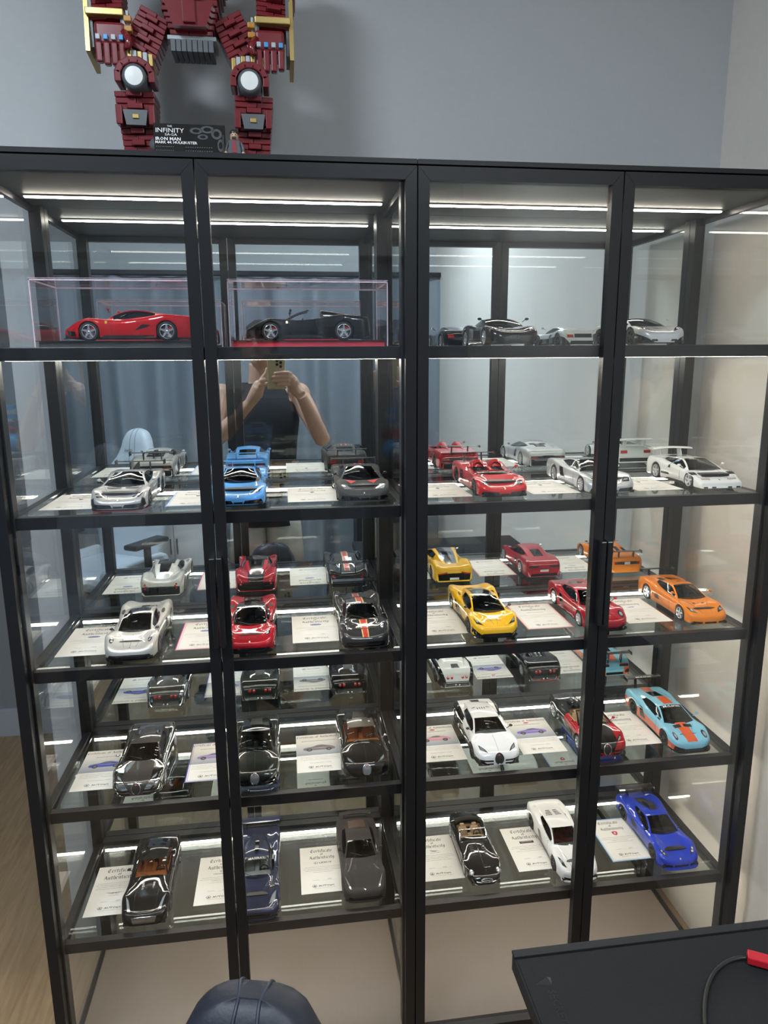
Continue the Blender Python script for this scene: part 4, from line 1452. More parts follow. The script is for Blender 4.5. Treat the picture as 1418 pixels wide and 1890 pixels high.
P_MGREY = paint('matt_brown_grey', (.050, .046, .043), .25, .6, .08)
c = put(5, -.107, spec(GT, paint=P_MGREY, L=250, W=106, wheel=(10, M_RIMB, M_CALR), glass=G_DARK, zr=67, cab=(96, 132, 170, 224), rglass=mat('brown_rear', (.10, .05, .035), .3, coat=.5, noise=.1), mir=(110, 52, P_MGREY),
     zc=[(0, 14), (1.5, 23), (7, 30), (40, 41), (80, 47), (104, 50), (170, 54), (215, 55), (240, 53), (247, 46), (249, 32), (250, 22)],
     zf=[(0, 14), (1.5, 22), (9, 30), (30, 40), (50, 44.5), (80, 45), (120, 46), (160, 49), (194, 53), (226, 53), (243, 47), (248, 34), (250, 22)],
     pw=[(0, 38), (2, 45), (9, 49), (28, 52), (48, 53), (92, 51), (140, 51), (172, 53), (198, 53), (234, 50.5), (247, 46), (250, 42)]), 'matt brown grey coupe model car with two hood vents, on the lowest shelf', y=.205)
c.sym('top', [(31, 9), (36, 11), (46, 40), (38, 24)], M_LAMPG, 'headlight')
c.sym('top', [(14, 54), (21, 56), (20, 70), (15, 66)], M_BLACKP, 'hood_vent')
c.patch('front', [(-40, 8), (40, 8), (38, 15), (-38, 15)], M_GLOSSBLACK, 'front_grille')
c.disc('top', (0, 8), 2.6, 2.4, M_CHROME, 'nose_badge', seg=12)
c.seams([('top', [(26, 12), (30, 60), (38, 92)]), ('right', [(104, 12), (106, 42)]), ('left', [(104, 12), (106, 42)])])
c.splitter(M_BLACKP, 48, z=5.5)
c.wing(238, 66, 84, 14, P_MGREY, posts=30, curve=-4)
c.sym('side', [(138, 38), (156, 40), (156, 48), (144, 46)], M_BLACKP, 'side_scoop')
c.wiper()

ET = dict(L=246, W=92, fa=52, ra=188, r1=17.2, r2=17.2, z0=9,
          zc=[(0, 18), (2, 24), (8, 29), (40, 38), (80, 43), (112, 45), (150, 44), (190, 45), (225, 38), (242, 28), (246, 20)],
          zf=[(0, 18), (2, 23), (10, 29), (30, 36), (52, 39), (90, 40), (120, 40), (160, 40), (190, 42), (222, 36), (242, 28), (246, 20)],
          pw=[(0, 20), (3, 29), (12, 37), (30, 43), (52, 45), (90, 44.5), (140, 45), (180, 45.5), (205, 43), (232, 34), (243, 25), (246, 19)],
          cab=(116, 134, 170, 200), bw=(36, 37, 36, 30), zr=62, rw=31, open=(124, 176))
M_TAN = mat('tan_leather', (.52, .36, .2), .5, noise=.06)
c = put(5, .187, spec(ET, paint=P_BLK, wheel=(16, M_RIMS, M_CALK), frame=M_CHROME, glass=G_CLEAR, seatm=M_TAN, dashm=M_TAN, seat_y=152, mirror=False, floor_y=(14, 236)), 'small black open roadster model car with tan seats and chrome bumpers', y=.208)
for sg in (1, -1):
    b = MB(); P = []
    for (xx, zz, yy) in [(12, 17, -1.5), (22, 17, 1), (32, 18, 9), (37, 18.5, 16)]:
        P.append((sg * xx, yy, zz))
    b.tube(P, 1.6, M_CHROME, 8); b.ball((sg * 12, -1.5, 18.5), (1.5, 1.5, 4), M_CHROME, seg=8)
    b.build('bumper', c.t, c.off * .001, scale=.001)
    b = MB(); b.ball((sg * 33, 20, 30), (6, 9, 5.5), M_LAMPG, seg=14); b.build('headlight', c.t, c.off * .001, scale=.001)
    b = MB(); pts = [Vector((sg * 33 + 6.4 * math.cos(a), 16 + 1.5 * math.sin(a), 29.5 + 6 * math.sin(a))) for a in np.linspace(0, 2 * PI, 15)]
    b.tube(pts, .8, M_CHROME, 5, caps=False); b.build('headlight_ring', c.t, c.off * .001, scale=.001)
    b = MB(); P = [(sg * x, y, z) for x, y, z in [(12, 246, 20), (24, 243, 20), (33, 234, 21)]]
    b.tube(P, 1.6, M_CHROME, 8); b.ball((sg * 14, 247, 22), (1.5, 1.5, 4), M_CHROME, seg=8); b.build('rear_bumper', c.t, c.off * .001, scale=.001)
c.disc('front', (0, 20), 15, 4.2, M_BLACKP, 'front_grille', rim=M_CHROME)
c.line('front', [(-14, 20), (14, 20)], .7, M_CHROME, 'grille_bar', up=1)
c.line('top', [(.1, 8), (.1, 108)], 1.0, P_BLK, 'hood_ridge', up=1.0)
for k in range(6):
    c.sym('top', [(10, 66 + 6 * k), (20, 66 + 6 * k), (20, 68.6 + 6 * k), (10, 68.6 + 6 * k)], M_BLACKP, 'hood_louvre')
b = MB(); b.tube([(-30, 176, 46), (-30, 184, 50), (0, 188, 51), (30, 184, 50), (30, 176, 46)], [5, 6, 6.5, 6, 5], mat('black_canvas', (.02, .02, .02), .8, noise=.2), 8); b.build('folded_hood', c.t, c.off * .001, scale=.001)
c.sym('rear', [(22, 24), (30, 24), (30, 28), (22, 28)], M_TAIL, 'tail_light')
c.line('right', [(24, 34), (100, 37), (180, 38)], .5, M_CHROME, 'trim_strip'); c.line('left', [(24, 34), (100, 37), (180, 38)], .5, M_CHROME, 'trim_strip')

c = put(5, .4185, spec(WEDGE, paint=P_WHT2, L=258, W=104, wheel=(10, M_RIMB, M_CALR), zr=63, cab=(84, 122, 152, 214), bw=(38, 41, 39, 28), rear=(9, 9, 3), fa=50, ra=204, glass=G_DARK, mir=(94, None, P_WHT2), seatm=mat('seat_red', (.3, .02, .02), .6, noise=.1),
     pw=[(0, 34), (2, 41), (10, 46), (28, 50.5), (50, 52), (92, 47.5), (135, 47.5), (176, 51.5), (206, 52), (240, 49), (254, 44), (258, 40)],
     zc=[(0, 14), (1.5, 21), (6, 26), (30, 32), (60, 38), (86, 43), (150, 48), (190, 52), (228, 52), (248, 50), (256, 40), (258, 24)],
     zf=[(0, 14), (1.5, 22), (10, 29), (28, 38), (50, 43), (76, 42), (110, 42), (150, 45), (200, 52), (230, 51), (248, 48), (256, 40), (258, 24)]), 'white low coupe model car with black wheels on the lowest shelf, behind the door frame', y=.2)
c.sym('top', [(30, 14), (40, 20), (44, 42), (36, 34)], M_LAMPD, 'headlight')
c.symdisc('top', (39, 30), 2.4, 5, M_LAMPG, 'lamp_lens', up=.9)
c.sym('front', [(16, 8), (40, 8), (40, 15), (18, 13)], M_GLOSSBLACK, 'front_intake')
for k in range(4):
    c.sym('top', [(4, 172 + 7 * k), (22 - 2 * k, 174 + 7 * k), (21 - 2 * k, 177 + 7 * k), (4, 176 + 7 * k)], M_BLACKP, 'deck_louvre')
c.sym('side', [(130, 14), (150, 14), (158, 36), (146, 34)], M_GLOSSBLACK, 'side_intake')
c.sym('side', [(84, 7), (170, 7), (170, 12), (84, 12)], M_CABB, 'side_skirt')
c.seams([('top', [(16, 12), (20, 46), (34, 76)]), ('right', [(98, 12), (100, 40)]), ('left', [(98, 12), (100, 40)])])
c.symdisc('top', (35, 222), 4, 6, mat('white_lamp', (.7, .68, .64), .3, coat=1, noise=.05), 'lamp_recess')
c.splitter(P_WHT2, 46, z=6); c.wiper()

P_BLUE = paint('royal_blue', (.012, .045, .50), .25, .26)
c = put(5, .684, spec(WEDGE, paint=P_BLUE, L=250, W=109, wheel=(10, M_RIMB, M_CALR), zr=66, cab=(82, 122, 150, 210), bw=(39, 41, 38, 24), rear=(9, 9, 3), fa=48, ra=198, mir=(90, None, M_BLACKP), glass=G_DARK,
     pw=[(0, 40), (2, 46), (10, 50), (28, 53), (48, 54), (88, 50), (135, 50), (172, 54), (200, 54.5), (234, 53), (247, 50), (250, 47)],
     zc=[(0, 12), (1.5, 19), (6, 24), (30, 31), (60, 38), (86, 43), (150, 48), (190, 50), (228, 48), (243, 46), (248, 36), (250, 24)],
     zf=[(0, 12), (1.5, 20), (10, 29), (28, 38), (48, 43), (74, 42), (110, 42), (150, 45), (192, 52), (226, 50), (243, 46), (248, 36), (250, 24)]), 'royal blue model car with black engine cover, rightmost on the lowest shelf', y=.202)
c.sym('top', [(29, 12), (42, 16), (45, 32), (36, 26)], M_LAMPD, 'headlight')
c.symdisc('top', (38, 19), 2.8, 2.8, M_LAMPG, 'lamp_lens', up=.9)
c.symdisc('top', (41, 25), 2.2, 2.6, M_LAMPG, 'lamp_lens', up=.9)
c.sym('front', [(22, 8), (46, 8), (44, 15), (24, 14)], M_GLOSSBLACK, 'front_intake')
c.patch('front', [(-18, 8), (18, 8), (18, 13), (-18, 13)], M_GLOSSBLACK, 'front_grille')
c.patch('top', [(-13, 158), (13, 158), (15, 212), (-15, 212)], M_BLACKP, 'engine_cover', up=.8)
b = MB(); b.prism([(140, 66), (146, 74), (158, 73), (180, 64), (182, 58)], 'x', -9, 9, M_BLACKP); b.build('roof_scoop', c.t, c.off * .001, scale=.001)
c.seams([('top', [(14, 12), (18, 46), (34, 76)]), ('right', [(96, 12), (98, 40)]), ('left', [(96, 12), (98, 40)])])
c.sym('side', [(126, 18), (152, 18), (158, 36), (140, 34)], M_BLACKP, 'side_intake')
c.splitter(P_BLUE, 53, z=5.5, y0=-6)
c.symdisc('top', (33, 150), 3, 5, M_BLACKP, 'shoulder_scoop'); c.wiper()
c.wing(238, 66, 104, 24, M_CABB, posts=24, end=5)
badge(c, 7)

# ---- top shelf: two cars on the glass, two in acrylic cases ----------
CCX = spec(ROUND, paint=P_BLK, L=240, W=108, fa=48, ra=194, zr=61, cab=(70, 116, 148, 212), bw=(41, 43, 40, 26), rear=(9, 9, 2), wheel=(7, M_RIMS, M_CALK), glass=G_DARK, mir=(84, 52, P_BLK),
           zc=[(0, 13), (1.5, 22), (6, 28), (26, 34), (52, 39), (74, 43), (150, 47), (190, 50), (220, 48), (234, 44), (239, 32), (240, 22)],
           zf=[(0, 13), (1.5, 21), (8, 30), (26, 39), (48, 42), (74, 42), (110, 42), (150, 45), (192, 50), (218, 48), (233, 43), (239, 31), (240, 22)],
           pw=[(0, 40), (2, 46), (9, 50), (26, 53), (46, 54), (84, 51.5), (130, 51.5), (166, 53.8), (194, 54), (224, 52.5), (236, 48), (240, 44)])


def ghost(c):
    c.sym('top', [(24, 9), (42, 14), (46, 32), (34, 22)], M_LAMPD, 'headlight_housing')
    c.symdisc('top', (38, 18), 3.2, 3.6, M_LAMPG, 'headlight', up=.9)
    c.sym('front', [(14, 9), (30, 9), (28, 13), (16, 13)], M_GLOSSBLACK, 'front_intake')
    c.sym('front', [(34, 9), (48, 9), (48, 17), (36, 15)], M_GLOSSBLACK, 'corner_intake')
    c.seams([('top', [(16, 10), (22, 40), (36, 64)]), ('right', [(84, 12), (86, 40)]), ('left', [(84, 12), (86, 40)])])
    c.sym('side', [(124, 18), (146, 20), (152, 40), (134, 38)], M_GLOSSBLACK, 'side_intake')
    c.patch('rear', [(-36, 10), (36, 10), (34, 20), (-34, 20)], M_GLOSSBLACK, 'rear_diffuser')
    c.sym('rear', [(26, 28), (44, 28), (44, 36), (28, 36)], M_TAIL, 'tail_light')
    c.patch('rear', [(-24, 28), (24, 28), (24, 38), (-24, 38)], M_BLACKP, 'rear_grille')
    c.splitter(M_GLOSSBLACK, 48, z=6); c.wiper()


c = put(1, .216, CCX, 'glossy black model car on the top shelf of the right cabinet', y=.2)
ghost(c)
P_AGER = paint('pearl_silver', (.60, .60, .585), .5, .25)
c = put(1, .540, spec(CCX, paint=P_AGER, roof=P_AGER, wheel=(10, M_RIMB, M_CALK), two_tone=lambda y, k: (M_CABB if k <= 1 else None), mir=(84, 52, P_AGER)), 'pearl silver model car with dark wheels, rightmost on the top shelf', y=.2)
ghost(c)
c.patch('top', [(-8, 30), (8, 30), (3, 62), (-3, 62)], mat('navy_stripe', (.03, .04, .10), .3, coat=1, noise=.05), 'hood_stripe', up=.4)

P_ROSSO = paint('racing_red', (.56, .004, .010), .15, .25)
LAF = spec(WEDGE, L=250, W=106, fa=50, ra=196, r1=17.6, r2=18.4, zr=61.5, cab=(82, 126, 152, 226), bw=(36, 41, 39, 24), rw=27, fast=.62, wsb=3,
           zc=[(0, 12), (1.5, 19), (6, 22), (30, 29), (60, 36), (84, 41), (150, 46), (190, 50), (225, 50), (243, 47), (248, 38), (250, 24)],
           zf=[(0, 12), (1.5, 20), (10, 26), (28, 36), (50, 43.5), (76, 42), (105, 40), (150, 45), (192, 51), (226, 49), (243, 46), (248, 38), (250, 24)],
           pw=[(0, 30), (2, 36), (10, 42), (28, 50), (50, 53), (88, 47), (130, 46), (168, 52), (196, 53), (232, 51.5), (246, 48), (250, 45)])


def prancing(c, accent):
    c.sym('top', [(27, 16), (36, 18), (42, 44), (36, 36)], M_LAMPD, 'headlight')
    c.sym('front', [(14, 8), (40, 9), (36, 16), (18, 15)], M_GLOSSBLACK, 'front_intake')
    c.sym('side', [(10, 9), (26, 9), (24, 18), (8, 20)], M_GLOSSBLACK, 'corner_intake')
    c.sym('side', [(134, 20), (158, 26), (166, 30), (150, 32)], M_GLOSSBLACK, 'side_intake')
    c.sym('side', [(76, 8), (172, 8), (172, 11), (76, 11)], M_GLOSSBLACK, 'side_skirt')
    c.patch('rear', [(-44, 8), (44, 8), (44, 28), (-44, 28)], M_GLOSSBLACK, 'rear_diffuser')
    c.symdisc('rear', (36, 40), 4, 4, M_TAIL, 'tail_light')
    c.sym('side', [(80, 33), (84, 33), (84, 38), (80, 38)], mat('yellow_shield', (.7, .5, .03), .3, coat=1, noise=.05), 'fender_shield')
    c.seams([('right', [(92, 12), (86, 38)]), ('left', [(92, 12), (86, 38)]), ('right', [(146, 12), (140, 40)]), ('left', [(146, 12), (140, 40)]), ('right', [(146, 24), (210, 36)]), ('left', [(146, 24), (210, 36)])])
    c.splitter(M_GLOSSBLACK, 44, z=6)


ZBASE = ZS[0]
CY = 0.149
c = put(1, -.550, spec(LAF, paint=P_ROSSO, roof=M_CABB, pillar=M_CABB, wheel=(5, M_RIMS, M_CALR), mir=(88, 54, P_ROSSO), glass=G_DARK, win=(2, 14)), 'red low sports model car with black roof inside the left acrylic case', rot=-PI / 2, y=CY, z=ZBASE + .0135)
prancing(c, P_ROSSO)
c = put(1, -.203, spec(LAF, paint=P_BLK, open=(96, 152), frame=M_CABB, wheel=(5, M_RIMS, M_CALR), mir=(90, 52, P_BLK), glass=G_CLEAR, seat_y=140), 'black open top sports model car inside the acrylic case on a red base', rot=-PI / 2, y=CY, z=ZBASE + .0135)
prancing(c, P_BLK)
for sg in (1, -1):
    b = MB(); rows = []
    for yy, hw, zz in ((152, 10, 60), (160, 10, 60), (190, 7, 55), (226, 3, 50)):
        rows.append([(sg * 21 + hw * math.cos(a), yy, 46 + (zz - 46) * math.sin(a)) for a in np.linspace(0, PI, 9)])
    b.grid(rows, P_BLK, flip=(sg > 0)); b.add(rows[0], [tuple(range(9))], M_CABB); b.build('headrest_fairing', c.t, c.off * .001, scale=.001)


def acrylic_case(x0, x1, base, label, line):
    w = x1 - x0; d = .17; h = .126
    t = thing('acrylic_case', label, 'display case', ((x0 + x1) / 2, CY, ZBASE), group='acrylic cases on the top shelf')
    b = MB().box(-w / 2 + .006, w / 2 - .006, -d / 2 + .006, d / 2 - .006, 0.0003, .0115, base, bev=.0008)
    pl = b.build('case_base', t)
    b = MB().box(-w / 2 + .001, w / 2 - .001, -d / 2 + .001, d / 2 - .001, .0116, .0128, mat('case_tray', (.03, .03, .03), .15, coat=1, noise=.1))
    b.build('base_tray', t)
    th = .0028
    c_ = MB()
    c_.box(-w / 2, w / 2, -d / 2, -d / 2 + th, .0003, h - th, M_ACRYL).box(-w / 2, w / 2, d / 2 - th, d / 2, .0003, h - th, M_ACRYL)
    c_.box(-w / 2, -w / 2 + th, -d / 2 + th, d / 2 - th, .0003, h - th, M_ACRYL).box(w / 2 - th, w / 2, -d / 2 + th, d / 2 - th, .0003, h - th, M_ACRYL)
    c_.box(-w / 2, w / 2, -d / 2, d / 2, h - th, h, M_ACRYL)
    c_.build('cover', t)
    e = MB()
    for yy in (-d / 2, d / 2 - .002):
        e.box(-w / 2, w / 2, yy, yy + .002, h - .0045, h - .002, M_ACRYE).box(-w / 2, w / 2, yy, yy + .002, h - .0002, h + .0005, M_ACRYE)
        for xx in (-w / 2, w / 2 - .002):
            e.box(xx, xx + .002, yy, yy + .002, .001, h - .0045, M_ACRYE)
    for xx in (-w / 2, w / 2 - .002):
        e.box(xx, xx + .002, -d / 2, d / 2, h - .0045, h - .002, M_ACRYE)
    e.build('bonded_edges', t)
    m = MB().box(-.05, .06, -d / 2 + .03, -d / 2 + .0345, .0129, .0155, mat('plinth_red', (.4, .02, .03), .3, noise=.1))
    m.build('name_strip', t)
    return t


M_WEAVE = mat('carbon_weave_base', (.035, .035, .038), .4, coat=.5, noise=.7, nscale=500)
M_CRIMB = mat('crimson_base', (.36, .012, .035), .6, noise=.04)
acrylic_case(-.716, -.408, M_WEAVE, 'clear acrylic display case with a black carbon patterned base', None)
acrylic_case(-.357, -.047, M_CRIMB, 'clear acrylic display case with a crimson base', None)


# ================================================================== certificates on the glass
M_PAPER = mat('cream_paper', (.80, .77, .70), .75, noise=.015, nscale=200)
M_INK = mat('black_ink', (.02, .02, .022), .7, noise=.05)
M_INKG = mat('grey_ink', (.16, .16, .17), .7, noise=.05)
M_INKB = mat('blue_ink', (.06, .09, .40), .7, noise=.1)
M_INKR = mat('red_ink', (.60, .03, .05), .7, noise=.05)
M_INKP = mat('mauve_ink', (.30, .22, .45), .7, noise=.3, nscale=300)
M_INKP2 = mat('rose_ink', (.62, .30, .32), .7, noise=.3, nscale=300)


def print_gradient():
    m, N, L = new_mat('printed_gradient')
    b = N['Principled BSDF']; b.inputs['Roughness'].default_value = .6
    tc = N.new('ShaderNodeTexCoord'); sp = N.new('ShaderNodeSeparateXYZ'); mr = N.new('ShaderNodeMapRange')
    mr.inputs[1].default_value = -.01; mr.inputs[2].default_value = .05
    rp = N.new('ShaderNodeValToRGB')
    rp.color_ramp.elements[0].color = (.30, .32, .36, 1); rp.color_ramp.elements[1].color = (.78, .75, .68, 1)
    L.new(tc.outputs['Object'], sp.inputs[0]); L.new(sp.outputs[1], mr.inputs[0]); L.new(mr.outputs[0], rp.inputs[0]); L.new(rp.outputs[0], b.inputs[0])
    return m


M_GRAD = print_gradient()
CW, CH = .1105, .168


def flat(mb, pts, m, z):
    mb.add([(x, y, z) for x, y in pts], [tuple(range(len(pts)))], m)


def oval(cx, cy, rx, ry, n=18):
    return [(cx + rx * math.cos(2 * PI * i / n), cy + ry * math.sin(2 * PI * i / n)) for i in range(n)]


def ring(mb, cx, cy, rx, ry, w, m, z, n=20):
    P = []
    for i in range(n + 1):
        a = 2 * PI * i / n
        P.append([(cx + rx * math.cos(a), cy + ry * math.sin(a), z), (cx + (rx - w) * math.cos(a), cy + (ry - w) * math.sin(a), z)])
    mb.grid(P, m, smooth=False, flip=True)


def car_print(mb, cx, cy, s_, body, z):
    """small printed three-quarter car"""
    o = [(-.5, -.05), (-.48, .04), (-.36, .09), (-.2, .12), (-.05, .20), (.1, .215), (.24, .17), (.4, .11), (.49, .04), (.5, -.05), (.42, -.09), (-.42, -.1)]
    flat(mb, [(cx + a * s_, cy + b_ * s_) for a, b_ in o], body, z)
    g = [(-.17, .115), (-.04, .18), (.09, .195), (.2, .15), (.12, .11)]
    flat(mb, [(cx + a * s_, cy + b_ * s_) for a, b_ in g], M_INKG, z + .00006)
    for wx in (-.3, .3):
        flat(mb, oval(cx + wx * s_, cy - .06 * s_, .085 * s_, .09 * s_, 12), M_INK, z + .00006)
        flat(mb, oval(cx + wx * s_, cy - .06 * s_, .05 * s_, .055 * s_, 10), M_INKG, z + .0001)
    flat(mb, [(cx + a * s_, cy + b_ * s_) for a, b_ in [(-.42, .03), (.1, .05), (.45, .02), (.1, .035)]], M_PAPER, z + .00006)


def emblem(mb, kind, y, z, name=None):
    P = lambda a, b: (a, b, z)
    if kind == 'oval':
        flat(mb, oval(0, y, .0135, .0052), M_INKB, z); ring(mb, 0, y, .0115, .0038, .0005, M_PAPER, z + .00005)
        put_text(mb, 'PAGANI', 0, y - .0014, .0026, M_PAPER, P=lambda a, b: (a, b, z + .00008), bold=.02)
    elif kind == 'bull':
        flat(mb, [(-.0045, y + .005), (0, y + .006), (.0045, y + .005), (.004, y - .001), (0, y - .006), (-.004, y - .001)], M_INK, z)
    elif kind == 'wings':
        for sg in (1, -1):
            for k in range(4):
                flat(mb, [(sg * .002, y + .0022 - .0013 * k), (sg * (.021 - .003 * k), y + .0028 - .0011 * k), (sg * (.020 - .003 * k), y + .0022 - .0011 * k), (sg * .002, y + .0015 - .0013 * k)][::sg], M_INKG, z)
        flat(mb, [(-.0055, y - .001), (.0055, y - .001), (.0055, y + .0012), (-.0055, y + .0012)], M_INKG, z)
        put_text(mb, 'ASTON MARTIN', 0, y - .0085, .0021, M_INKG, P, bold=.01)
    elif kind == 'lexus':
        ring(mb, -.016, y, .0055, .0042, .0007, M_INK, z)
        flat(mb, [(-.0175, y + .003), (-.0165, y + .003), (-.0178, y - .0012), (-.013, y - .0012), (-.013, y - .002), (-.0192, y - .002)], M_INK, z)
        put_text(mb, 'LEXUS', .0075, y - .0028, .0058, M_INK, P, width=.031, bold=.02)
    elif kind == 'leaper':
        flat(mb, [(-.013, y + .003), (-.009, y + .0045), (-.002, y + .002), (.006, y + .0015), (.013, y - .0012), (.006, y - .0002), (.002, y - .0022), (-.003, y - .0008), (-.008, y - .0015), (-.0055, y + .001)], M_INKG, z)
        put_text(mb, 'JAGUAR', 0, y - .0075, .003, M_INKG, P, width=.024)
    elif kind == 'blackbox':
        flat(mb, [(-.019, y - .0045), (.019, y - .0045), (.019, y + .0045), (-.019, y + .0045)], M_INK, z)
        put_text(mb, 'HENNESSEY', 0, y + .0002, .0026, M_PAPER, lambda a, b: (a, b, z + .00006), width=.032)
        put_text(mb, 'PERFORMANCE', 0, y - .0032, .002, M_INKR, lambda a, b: (a, b, z + .00006), width=.028)
    elif kind == 'shield':
        flat(mb, [(-.0075, y + .007), (0, y + .0085), (.0075, y + .007), (.007, y - .001), (.004, y - .006), (0, y - .0085), (-.004, y - .006), (-.007, y - .001)], M_INKR, z)
        flat(mb, [(-.004, y + .001), (-.001, y + .004), (.0035, y + .0035), (.002, y + .001), (.003, y - .004), (.0005, y - .001), (-.002, y - .0045), (-.0015, y)], M_PAPER, z + .00006)
    elif kind == 'word':
        put_text(mb, name, 0, y - .0015, .0034, M_INK, P, bold=.02)
    elif kind == 'maserati':
        flat(mb, [(-.0005, y + .008), (.0005, y + .008), (.0005, y + .001), (-.0005, y + .001)], M_INK, z)
        ring(mb, 0, y + .0065, .003, .0035, .0006, M_INK, z)
        put_text(mb, 'MASERATI', 0, y - .006, .0045, M_INK, P, width=.034)
    elif kind == 'swoosh':
        flat(mb, [(-.013, y - .002), (-.005, y + .0005), (.004, y + .003), (.013, y + .004), (.009, y - .001), (-.002, y - .0028)], M_INKP, z)
        put_text(mb, 'McLaren', 0, y - .0055, .0026, M_INK, P)
    elif kind == 'macaron':
        flat(mb, oval(0, y, .0072, .0034), M_INKR, z); ring(mb, 0, y, .0062, .0027, .0004, M_PAPER, z + .00005)


def logo(mb, y, z):
    P = lambda a, b: (a, b, z)
    h = [(-.0225 + .0062 * math.cos(a), y + .002 + .0052 * math.sin(a)) for a in np.linspace(0, 2 * PI, 7)]
    rows = [[(a, b, z), (-.0225 + (a + .0225) * .8, y + .002 + (b - y - .002) * .8, z)] for a, b in h]
    mb.grid(rows, M_INK, smooth=False, flip=True)
    flat(mb, [(-.0258, y - .0008), (-.0192, y - .0008), (-.0225, y + .0055)], M_INKG, z)
    put_text(mb, 'AUTOart', .006, y - .001, .0056, M_INK, P, width=.038, bold=.03)
    put_text(mb, 'GATEWAY AUTOART LIMITED', .0015, y - .007, .0021, M_INKG, P, width=.052)


def certificate(shelf, x, label, lines, em, serial, border=None, photo=None, name=None, y=.194, rot=0.0, hscale=1.0):
    t = thing('certificate', label, 'certificate', (x + CW / 2, y, ZS[shelf - 1] - .00105), (0, 0, rot), 'certificates on the glass shelves')
    th = .0004
    MB().box(-CW / 2, CW / 2, -CH / 2, CH / 2, 0, th, M_PAPER).build('sheet', t)
    z = th + .00005
    if border:
        b = MB()
        for i, w in ((0, .0022), (.0045, .0007)):
            x0, x1, y0, y1 = -CW / 2 + i, CW / 2 - i, -CH / 2 + i, CH / 2 - i
            flat(b, [(x0, y0), (x1, y0), (x1, y0 + w), (x0, y0 + w)], border, z)
            flat(b, [(x0, y1 - w), (x1, y1 - w), (x1, y1), (x0, y1)], border, z)
            flat(b, [(x0, y0 + w), (x0 + w, y0 + w), (x0 + w, y1 - w), (x0, y1 - w)], border, z)
            flat(b, [(x1 - w, y0 + w), (x1, y0 + w), (x1, y1 - w), (x1 - w, y1 - w)], border, z)
        b.build('border', t)['label'] = 'coloured printed border'
    P = lambda a, b_: (a, b_, z)
    P2 = lambda a, b_: (a, b_, z + .00012)
    b = MB()
    e = MB()
    if photo:
        g = MB()
        flat(g, [(-CW / 2 + .0005, -.012), (CW / 2 - .0005, -.012), (CW / 2 - .0005, .062), (-CW / 2 + .0005, .062)], M_GRAD, z)
        car_print(g, 0, .017, .078, photo, z + .00008)
        g.build('printed_picture', t)
        put_blackletter(b, 'Certificate of Authenticity', 0, .069, .0063, mat('sepia_ink', (.16, .10, .07), .7, noise=.05), P2, gap=.05)
        put_text(b, name, 0, .052, .0033, M_INK, P2, width=min(.085, len(name) * .0026), bold=.02)
        if em: emblem(e, em, .0625, z + .00012)
        for k, ln in enumerate(lines):
            put_text(b, ln, 0, -.021 - .0062 * k, .0031, M_INKG, P, width=min(.094, len(ln) * .00205))
        put_text(b, 'Serial Number: ' + serial, 0, -.048, .0034, M_INKG, P, width=.05)
        logo(b, -.066, z)
    else:
        hh = .0080 * hscale
        M_T = mat('heading_ink', (.055, .05, .05), .7, noise=.05)
        put_blackletter(b, 'Certificate', 0, .062, hh, M_T, P)
        put_blackletter(b, 'of', 0, .0505, hh * .75, M_T, P)
        put_blackletter(b, 'Authenticity', 0, .0370, hh, M_T, P)
        wing = em == 'wings'
        emblem(e, em, -.012 if wing else .0225, z, name)
        for k, ln in enumerate(lines):
            put_text(b, ln, 0, (.022 if wing else .006) - .0062 * k, .0029, M_INKG, P, width=min(.096, len(ln) * .002))
        put_text(b, 'Serial No.', -.018, -.041, .003, M_INKG, P)
        put_text(b, serial, .014, -.0405, .0038, M_INK, P)
        flat(b, [(-.004, -.0425), (.033, -.0425), (.033, -.0422), (-.004, -.0422)], M_INKG, z)
        logo(b, -.062, z)
    b.build('lettering', t)
    if e.f: e.build('emblem', t)
    return t


G1 = 'Gateway Autoart Limited hereby certifies that'


def body(model, col, who=None):
    return [G1, 'this 1/18 diecast authentic replica is a model of the', model + ' in ' + col, who or 'and is an authorized licensed product.']


LX = (-.756, -.508, -.256)
RX = (.034, .282, .528)
C = certificate
C(2, LX[0], 'certificate sheet left of the pewter grey car, second shelf', body('LAMBORGHINI VENENO', 'Grey'), 'bull', '0431')
C(2, LX[1], 'blue edged certificate sheet right of the pewter grey car, cut by the door frame', body('LAMBORGHINI AVENTADOR', 'Blue'), 'bull', '1206', border=mat('border_blue', (.03, .22, .62), .6, noise=.03))
C(2, LX[2], 'certificate sheet between the sky blue car and the matt grey car', body('LAMBORGHINI SESTO ELEMENTO', 'Grey'), 'bull', '0772')
C(2, RX[0], 'certificate sheet left of the red speedster, second shelf', body('LAMBORGHINI AVENTADOR J', 'Red'), 'bull', '1508')
C(2, RX[1], 'certificate sheet between the red speedster and the silver wedge car', body('LAMBORGHINI AVENTADOR', 'Silver'), 'bull', '0214')
C(2, RX[2], 'certificate sheet left of the white car with the flat wing', body('LAMBORGHINI COUNTACH', 'White'), 'bull', '2038')
C(3, LX[0], 'certificate sheet with blue oval emblem, left of the champagne silver car', body('PAGANI HUAYRA', 'Silver'), 'oval', '3338')
C(3, LX[1], 'pink bordered certificate sheet with blue oval emblem, left of the crimson car', body('PAGANI HUAYRA', 'Red'), 'oval', '2917', border=mat('border_pink', (.70, .12, .26), .6, noise=.03))
C(3, LX[2], 'certificate sheet with blue oval emblem, left of the striped racing car', body('PAGANI ZONDA', 'Carbon'), 'oval', '1047')
C(3, RX[0], 'certificate sheet left of the bright yellow car, third shelf', body('MCLAREN P1', 'Yellow'), 'word', '0981', name='McLaren Automotive')
